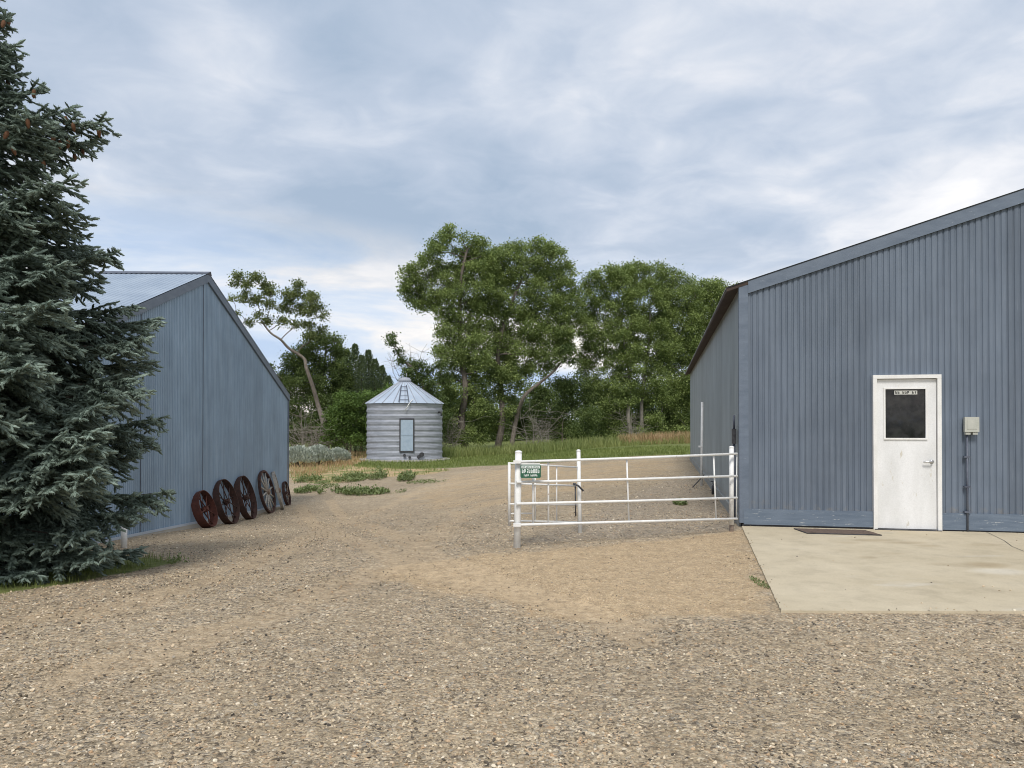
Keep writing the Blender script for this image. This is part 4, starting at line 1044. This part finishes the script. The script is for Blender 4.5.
CP = [(339, 343, 60), (347, 350, 59), (355, 345, 60), (361.5, 356, 58), (368.5, 351, 59), (375, 360, 58.5), (382, 367, 59.5), (388.5, 377, 58)]
CLb = ['leftmost of the dark conifer spires, touching the round dark crown', 'second conifer spire from the left, shorter than both neighbours', 'tallest conifer spire in the middle of the dark row', 'short conifer spire right of the tallest one',
       'fifth conifer spire from the left, rising above both neighbours', 'sixth conifer spire, above the bright green shrub', 'seventh conifer spire, next to the lowest one', 'lowest conifer spire at the right end, by the grain bin roof']
for i, (a, b, c) in enumerate(CP): conifer(a, b, c, CLb[i], 70 + i)

# far wood behind everything
def far_wood():
    C = []; R = []; Nn = []; r = random.Random(5)
    for x in np.arange(-75, 75, 3.0):
        px = 512 + FPX * x / 96; top = 3.2 + 1.5 * mnoise.noise(Vector((x * .12, 0, 0))) + (1.2 if x > 5 else 0)
        if -12 < x < 60: top += 1.6
        for z in np.arange(.3, top, 1.7):
            C.append(np.array([x + r.uniform(-1, 1), 94 + r.uniform(-3, 4), z - .9])); R.append(2.1); Nn.append(1100)
    V, F, T = leaves(C, R, Nn, .30, 9, clump=.55)
    tag(link_mesh('far_wood', np_mesh('far_wood', V, F, dict(tint=T)), M['leaf_mid']), 'low dark wood closing the view beyond the groves', 'wood', kind='stuff')
far_wood()

# sagebrush
def sage(px, pyb, wpx, hpx, Y, label, seed):
    c = at(px, pyb, Y); base = Vector((c.x, Y, float(gz(c.x, Y)) - .05)); sc = Y / FPX; r = np.random.default_rng(seed)
    root = empty('sagebrush', base); tag(root, label, 'sagebrush'); n = 3200
    W = wpx * sc / 2; H = hpx * sc
    a = r.random(n) * 6.283; q = r.random(n) ** .5; lump = 1 + .18 * np.sin(a * 5 + seed) 
    O = np.stack([np.cos(a) * q * W * lump, np.sin(a) * q * W * .7, H * (.35 + .62 * np.sqrt(np.clip(1 - q * q, 0, 1))) * r.uniform(.45, 1.03, n)], 1)
    D = unit(np.stack([np.cos(a) * q * .6, np.sin(a) * q * .6, np.ones(n)], 1) + r.normal(size=(n, 3)) * .3); D, A, B = frames(D); s = r.uniform(.12, .26, n)[:, None]
    V, F = instance(CON_V * np.array([1, .8, 1]), LEAF_F, O, D * s, A * s, B * s); T = np.repeat(np.clip(r.normal(.5, .28, n), 0, 1), 4)
    link_mesh('foliage', np_mesh('foliage', V, F, dict(tint=T)), M['sage'], root)
    mb = MB(); random.seed(seed)
    for k in range(9): limb(mb, (0, 0, 0), (random.gauss(0, .45) * W, random.gauss(0, .4) * W * .7, H * .6), .03, .012, 4, .15)
    mb.build('stem', M['brownwood'], root)
sage(298, 457, 30, 20, 42.5, 'silver green sagebrush clump touching the shed corner', 81)
sage(318, 455, 26, 19, 44, 'middle one of the silver sagebrush clumps beside the shed', 82)
sage(338, 452, 20, 14, 46, 'smallest silver sagebrush clump nearest the bright green shrub', 83)

# ------------------------------------------------------------------ ground vegetation
BLADE_V = np.array([[-.5, 0, 0], [.5, 0, 0], [.35, .12, .55], [-.35, .12, .55], [0.05, .38, 1.0], [-.05, .38, 1.0]]); BLADE_F = np.array([[0, 1, 2, 3], [3, 2, 4, 5]])
def scatter(polys, dens, seed, prob=None):
    r = np.random.default_rng(seed); outp = []
    for q in polys:
        lo = q.min(0); hi = q.max(0); n = int((hi - lo).prod() * dens)
        P = lo + r.random((n, 2)) * (hi - lo); P = P[sdf(P, q) > r.normal(0, .12, n)]
        outp.append(P)
    P = np.concatenate(outp)
    if prob is not None: P = P[r.random(len(P)) < prob(P)]
    return P
def blades(name, P, hmin, hmax, width, material, seed, label, cat, kind='stuff', hfun=None):
    r = np.random.default_rng(seed); n = len(P); a = r.random(n) * 6.283
    h = r.uniform(hmin, hmax, n)
    if hfun is not None: h *= hfun(P)
    O = np.column_stack([P, gz(P[:, 0], P[:, 1]) - .01])
    X = np.stack([np.cos(a), np.sin(a), 0 * a], 1) * (width * r.uniform(.7, 1.3, n))[:, None]; Yv = np.stack([-np.sin(a), np.cos(a), 0 * a], 1) * (h * r.uniform(.2, 1.2, n))[:, None]; Zv = np.column_stack([r.normal(0, .12, n) * h, r.normal(0, .12, n) * h, h])
    V, F = instance(BLADE_V, BLADE_F, O, X, Yv, Zv)
    T = np.repeat(np.clip(.05 + .95 * (vnoise(P, .45, seed, 4)) + .18 * r.normal(size=n), 0, 1), 6)
    o = link_mesh(name, np_mesh(name, V, F, dict(tint=T)), material); tag(o, label, cat, kind=kind); return o
blades('grass', scatter([GRASSP[0]], 1600, 1, lambda P: np.clip(vnoise(P, 1.6, 5, 3) * 1.9 - .35, 0.05, 1)), .03, .10, .006, M['grass'], 1, 'green grass edge under the spruce', 'grass')
blades('dry_stalks', scatter([poly([(-60, 585), (0, 577), (100, 568), (135, 560), (90, 553), (0, 560), (-60, 560)])], 260, 2), .10, .30, .004, M['drygrass'], 2, 'dry straw stalks in the shade at the foot of the spruce', 'grass')
blades('lawn_grass', scatter([poly([(352, 467), (372, 459), (440, 456), (470, 453), (700, 447.5), (900, 447), (900, 450), (690, 455), (560, 462), (480, 465.5), (400, 469)])], 60, 3), .08, .20, .035, M['grass'], 3, 'green mown grass strip around the grain bin', 'grass')
TG = polyw([(-5.2, 51), (-2, 53.5), (2, 52), (6, 55), (12, 53), (24, 54), (24, 63), (-6, 61.5)])
blades('tall_grass', scatter([TG], 130, 4, lambda P: np.clip(vnoise(P, .5, 6, 3) * 2 - .35, .1, 1)), .30, 1.05, .035, M['tallgrass'], 4, 'tall yellow green grass in front of the groves', 'grass', hfun=lambda P: .05 + 1.25 * vnoise(P, .45, 44, 3))
TG3 = polyw([(8, 56.5), (11, 54), (24, 54), (24, 60), (8, 60)])
blades('seeding_grass', scatter([TG3], 60, 14), .55, .95, .04, M['drygrass'], 14, 'orange seeding grass at the foot of the right hand grove', 'grass')
DG = poly([(291, 478), (290, 454), (366, 451), (366, 461), (340, 470), (310, 478)])
blades('dry_grass', scatter([DG], 55, 5, lambda P: np.clip(vnoise(P, .7, 7, 3) * 2 - .3, .05, 1)), .10, .38, .03, M['drygrass'], 5, 'dry orange grass beside the shed corner', 'grass')
blades('thin_grass', scatter([DRYP[0]], 45, 6, lambda P: np.clip(vnoise(P, .9, 8, 3) * 2.2 - .6, .0, 1)), .06, .2, .03, M['tallgrass'], 6, 'thin green tufts scattered over the dry ground by the bin', 'grass')
# weed patches near the drive: each a thing
def weed(px, py, wpx, dpx, h, n, label, seed):
    c = G(px, py); g2 = G(px, py - dpx); W = wpx * c.y / FPX / 2; Dp = max(.25, (g2.y - c.y) / 2); r = np.random.default_rng(seed)
    root = empty('weed_patch', c); tag(root, label, 'weeds', 'green weed patches at the edge of the drive')
    a = r.random(n) * 6.283; q = r.random(n) ** .5; P = np.stack([np.cos(a) * q * W, np.sin(a) * q * Dp + Dp], 1)
    pr = vnoise(P, 1.5, seed, 3) > .44; P = P[pr]; n = len(P); q = q[pr]
    zz = gz(P[:, 0] + c.x, P[:, 1] + c.y) - c.z
    hh = h * (1.15 - .7 * q) * r.uniform(.25, 1, n) * (.25 + 1.5 * vnoise(P, 2.2, seed + 3, 2)); O = np.column_stack([P, zz + hh * r.random(n)])
    D = unit(r.normal(size=(n, 3)) * .6 + np.array([0, 0, .9])); D, A, B = frames(D); s = (r.uniform(.05, .13, n) * min(1, h * 3.2))[:, None]
    V, F = instance(LEAF_V, LEAF_F, O, D * s, A * s, B * s); T = np.repeat(np.clip(r.normal(.5, .25, n), 0, 1), 4)
    link_mesh('leaves', np_mesh('leaves', V, F, dict(tint=T)), M['weed'], root)
weed(348, 496, 74, 5, .30, 2600, 'long low weed patch at the near edge of the drive', 91)
weed(299, 494, 20, 5, .28, 900, 'weed patch against the shed corner behind the wheels', 92)
weed(298, 485, 22, 6, .34, 1000, 'taller weeds by the shed corner, farther from the drive', 93)
weed(342, 483, 34, 6, .34, 1500, 'spreading weed patch between the rock and the long low patch', 94)
weed(372, 480.5, 17, 5, .52, 1200, 'bushy round weed in front of the left side of the bin', 95)
weed(402, 482, 17, 5, .50, 1200, 'bushy round weed straight in front of the bin door', 96)
weed(425, 484, 44, 3, .16, 900, 'thin weed streak running along the drive edge to the right of the bushy weeds', 97)
weed(318, 485, 14, 3, .15, 400, 'small low weed tuft between the larger patches by the shed', 98)
weed(683, 506, 14, 3, .16, 380, 'small weed tuft growing in the gravel behind the gate', 99)
weed(768, 590, 10, 10, .06, 220, 'small green weeds at the left edge of the concrete, near its front corner', 100)
weed(756, 570, 8, 6, .07, 160, 'tiny weed tuft halfway along the left edge of the concrete', 101)
weed(322, 489, 26, 4, .20, 700, 'sparse weed tuft just behind the left end of the long low patch', 103)
weed(390, 494, 30, 3, .15, 600, 'faint weed streak at the right end of the long low patch', 104)
weed(352, 478, 30, 3, .22, 700, 'low weeds behind the bushy round weeds, in the dry yellow grass', 105)
weed(165, 566, 24, 6, .12, 420, 'flat weed tuft in the gravel right of the spruce', 102)

# ------------------------------------------------------------------ loose stones
def icos():
    t = (1 + 5 ** .5) / 2; v = np.array([[-1, t, 0], [1, t, 0], [-1, -t, 0], [1, -t, 0], [0, -1, t], [0, 1, t], [0, -1, -t], [0, 1, -t], [t, 0, -1], [t, 0, 1], [-t, 0, -1], [-t, 0, 1]]) / math.sqrt(1 + t * t)
    f = np.array([[0, 11, 5], [0, 5, 1], [0, 1, 7], [0, 7, 10], [0, 10, 11], [1, 5, 9], [5, 11, 4], [11, 10, 2], [10, 7, 6], [7, 1, 8], [3, 9, 4], [3, 4, 2], [3, 2, 6], [3, 6, 8], [3, 8, 9], [4, 9, 5], [2, 4, 11], [6, 2, 10], [8, 6, 7], [9, 8, 1]]); return v, f
IV, IF = icos()
SLABPOLY = np.array([[p.x, p.y] for p in (pA, pB, pC, pD)])
def pebbles():
    r = np.random.default_rng(3); Ps = []; Ss = []
    for (y0, y1, dens, s0, s1) in ((2.2, 5, 1900, .0035, .0115), (5, 8, 900, .0045, .012), (8, 13, 330, .006, .014), (13, 22, 100, .009, .018)):
        hw = .75 * y1 + .6; n = int(2 * hw * (y1 - y0) * dens); P = np.stack([r.uniform(-hw, hw, n), r.uniform(y0, y1, n)], 1)
        P = P[np.abs(P[:, 0]) < .75 * P[:, 1] + .6]; s = s0 + (s1 - s0) * r.random(len(P)) ** 2.2
        Ps.append(P); Ss.append(s)
    P = np.concatenate(Ps); s = np.concatenate(Ss)
    d = sdf(P, SLABPOLY); keep = (d < -.01) | (r.random(len(P)) < .012 * np.clip(1.6 - d, .15, 1)) | ((d < .16) & (r.random(len(P)) < .35 * (1 - d / .16) ** 2))
    bl = (P[:, 0] - B0.x) * RV.x + (P[:, 1] - B0.y) * RV.y; bv = (P[:, 0] - B0.x) * DV.x + (P[:, 1] - B0.y) * DV.y
    keep &= ~((bl > -.04) & (bv > -.02))
    keep &= P[:, 0] > far.x + .0286 * (24 - P[:, 1]) + .05
    sm = np.maximum(mask(P, SAND, .45), .5 * mask(P, [SANDR], 1.)); tr_ = np.zeros(len(P))
    for q, wd in zip(TRACKS, (.22, .22, .45, .45)): tr_ = np.maximum(tr_, np.clip(1.25 - dline(P, q) / wd, 0, 1) * (1 if wd < .3 else .6))
    cov = vnoise(P, .9, 4, 4); keep &= r.random(len(P)) < np.clip((cov * 1.9 - .25), .15, 1) * (1 - .5 * sm) * (1 - .7 * tr_)
    keep &= mask(P, [GRASSP[0]], .2) < .5
    s = s * (1 - .35 * sm)
    P = P[keep]; s = s[keep]; d = d[keep]; n = len(P)
    Zp = gz(P[:, 0], P[:, 1]) + (vnoise(P, 1.1, 1, 4) - .5) * .035 + (vnoise(P, 5.5, 2, 2) - .5) * .014; Zp[d > 0] = .03
    O = np.column_stack([P, Zp + s * .15]); a = r.random(n) * 6.283
    sx = s * r.uniform(.7, 1.4, n); sy = s * r.uniform(.6, 1.1, n); sz = s * r.uniform(.35, .75, n)
    X = np.stack([np.cos(a), np.sin(a), r.normal(0, .25, n)], 1) * sx[:, None]; Yv = np.stack([-np.sin(a), np.cos(a), r.normal(0, .25, n)], 1) * sy[:, None]; Zv = np.stack([r.normal(0, .2, n), r.normal(0, .2, n), np.ones(n)], 1) * sz[:, None]
    V, F = instance(IV, IF, O, X, Yv, Zv); V += np.repeat(s, 12)[:, None] * r.normal(0, .10, V.shape)
    T = np.repeat(r.random(n), 12)
    tag(link_mesh('gravel', np_mesh('gravel', V, F, dict(tint=T), False), M['pebble']), 'loose grey and brown gravel stones over the yard', 'gravel', kind='stuff')
    print('pebbles', n)
pebbles()

# ------------------------------------------------------------------ the blue spruce
def spruce():
    r = np.random.default_rng(77); TY = 7.95; TX = (-34 - 512) / FPX * TY; H = 8.0
    PZ = [0, .15, .4, 1.0, 2.0, 2.6, 2.9, 3.12, 3.35, 3.6, 3.9, 4.2, 4.32, 4.6, 4.85, 5.1, 5.3, 5.5, 5.8, 8.0]
    PR = [1.2, 1.45, 1.75, 2.04, 1.98, 1.93, 1.78, 1.28, 1.48, 1.66, 1.50, 1.30, .96, 1.16, 1.36, .92, .62, .56, .42, 0]
    base = Vector((TX, TY, float(gz(TX, TY)) - .05))
    root = empty('blue_spruce', base); tag(root, 'large blue green spruce at the left edge of the yard', 'spruce')
    mb = MB(); mb.tube([(0, 0, -.2), (.02, 0, 2), (-.03, .02, 5), (0, 0, H)], [.19, .15, .09, .015], 12, cap=False)
    SO = []; SD = []; SL = []; ST = []
    cones = []
    z = .12
    while z < H - .05:
        t = z / H
        nb = 5 if z < 2.6 else 4
        a0 = r.random() * 6.283
        for k in range(nb):
            a = a0 + 6.283 * k / nb + r.normal(0, .25)
            k_ = -(.30 - .55 * t) + .16 + (.12 if t > .6 else 0); R = 1.5; ph_ = .45 * math.sin(a) * math.sin(a * 2 + z)
            for _ in range(4): R = float(np.interp(z + k_ * R + ph_, PZ, PR))
            if z < 1.3: R *= 1 - .50 * max(0., -math.sin(a)) ** 1.2 * (1 - z / 1.3) ** .6
            L = R * r.uniform(.84, 1.03) - .05
            if L < .1: continue
            if 3.95 < z < 4.15 and r.random() < .5: continue
            dirh = np.array([math.cos(a), math.sin(a), 0.]); side = np.array([-dirh[1], dirh[0], 0.])
            droop = (.30 - .55 * t) * L; tip = .16 * L; bend = r.normal(0, .07) * L
            def pos(s): return np.array([0, 0, z]) + dirh * (L * s) + side * (bend * s * s) + np.array([0, 0, 1.]) * (-droop * s ** 1.1 + tip * s ** 3 + (.12 * L * s if t > .6 else 0))
            def tan(s): return unit(pos(min(1, s + .02)) - pos(s - .02))
            mb.tube([pos(s) for s in (0, .25, .5, .75, .97)], [.010 + .013 * L, .009 + .009 * L, .008 + .005 * L, .006, .003], 5, cap=False)
            # axis shoots
            s = .22; step = .062 / L
            # leader
            for q in np.arange(.5, 1.0, .075 / L):
                SO.append(pos(q)); SD.append(tan(q)); SL.append(.10); ST.append(q)
            sgn = 1
            while s < 1.0:
                p = pos(s); tg = tan(s); ps = min(.62, .50 * L * (1 - s) ** .75 + .12) * r.uniform(.75, 1.15)
                for sgn in (1, -1):
                    an = math.radians(r.uniform(38, 62)); td = unit(tg * math.cos(an) + side * sgn * math.sin(an) + np.array([0, 0, r.normal(-.28, .24)]))
                    m = max(1, int(ps / .066))
                    for j in range(m):
                        u = j / m; o = p + td * (ps * u) + np.array([0, 0, -.10 * ps * u * u]); outer = .35 * s + .65 * u + .1
                        SO.append(o); SD.append(td); SL.append(.082); ST.append(s * .45 + .55 * (j + 1) / m)
                        if m > 1 and s > .25:
                            for s2 in (1, -1):
                                if r.random() < .82:
                                    an2 = math.radians(r.uniform(35, 60)); sd2 = unit(np.cross(td, [0, 0, 1.])); d2 = unit(td * math.cos(an2) + sd2 * s2 * math.sin(an2) + np.array([0, 0, r.normal(-.16, .40)]))
                                    SO.append(o + td * .02); SD.append(d2); SL.append(r.uniform(.05, .09)); ST.append(s * .45 + .55 * (j + .6) / m)
                if t > .40 and r.random() < (.16 if z > 4.1 else .05) and s > .5: cones.append(p + td * ps * .6 + np.array([0, 0, -.05]))
                s += step
        z += .132 * r.uniform(.6, 1.4)
    O = np.array(SO); D = np.array(SD); Ls = np.array(SL); tn = np.array(ST); n = len(O)
    D, A, B = frames(D)
    # proto shoot: tapered core + needles
    V = []; F = []
    def ring(x, rad, kk=5): return [[x, rad * math.cos(6.283 * i / kk), rad * math.sin(6.283 * i / kk)] for i in range(kk)]
    kk = 4; V += ring(0, .05, kk) + ring(.6, .13, kk) + ring(1.05, .03, kk)
    for lv in range(2):
        for i in range(kk):
            a_, b_ = lv * kk + i, lv * kk + (i + 1) % kk; F.append([a_, b_, b_ + kk]); F.append([a_, b_ + kk, a_ + kk])
    rr = random.Random(4)
    for i in range(20):
        x = .02 + .95 * i / 20; ph = i * 2.4; d = Vector((.62, math.cos(ph), math.sin(ph) + .25)).normalized() * .26
        p = Vector((x, 0, 0)); wv_ = Vector((0, -math.sin(ph), math.cos(ph))) * .034; b = len(V)
        V += [list(p - wv_), list(p + wv_), list(p + d)]; F.append([b, b + 1, b + 2])
    V = np.array(V); F = np.array(F)
    roll = r.random(n) * 6.283; A2 = A * np.cos(roll)[:, None] + B * np.sin(roll)[:, None]; B2 = -A * np.sin(roll)[:, None] + B * np.cos(roll)[:, None]
    LL = Ls[:, None] * 1.12
    VV, FF = instance(V, F, O, D * LL, A2 * LL * 1.25, B2 * LL * 1.25)
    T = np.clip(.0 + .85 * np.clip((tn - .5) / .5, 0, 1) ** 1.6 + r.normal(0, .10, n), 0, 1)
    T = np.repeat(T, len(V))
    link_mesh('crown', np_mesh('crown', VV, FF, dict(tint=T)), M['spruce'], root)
    mb.build('trunk', M['sprucebark'], root)
    cm = MB(); cm.lathe([(.003, 0), (.017, -.012), (.021, -.04), (.017, -.075), (.004, -.095)], 8, smooth=True); me = cm.mesh('cone'); me.materials.append(M['cone'])
    idx = list(range(len(cones))); random.Random(2).shuffle(idx)
    for i in idx[:100]:
        o = bpy.data.objects.new('cone', me); COL.objects.link(o); o.parent = root; o.location = cones[i]; o.rotation_euler = (random.uniform(-.3, .3), random.uniform(-.3, .3), 0)
    print('spruce shoots', n, 'cones', len(cones))
spruce()
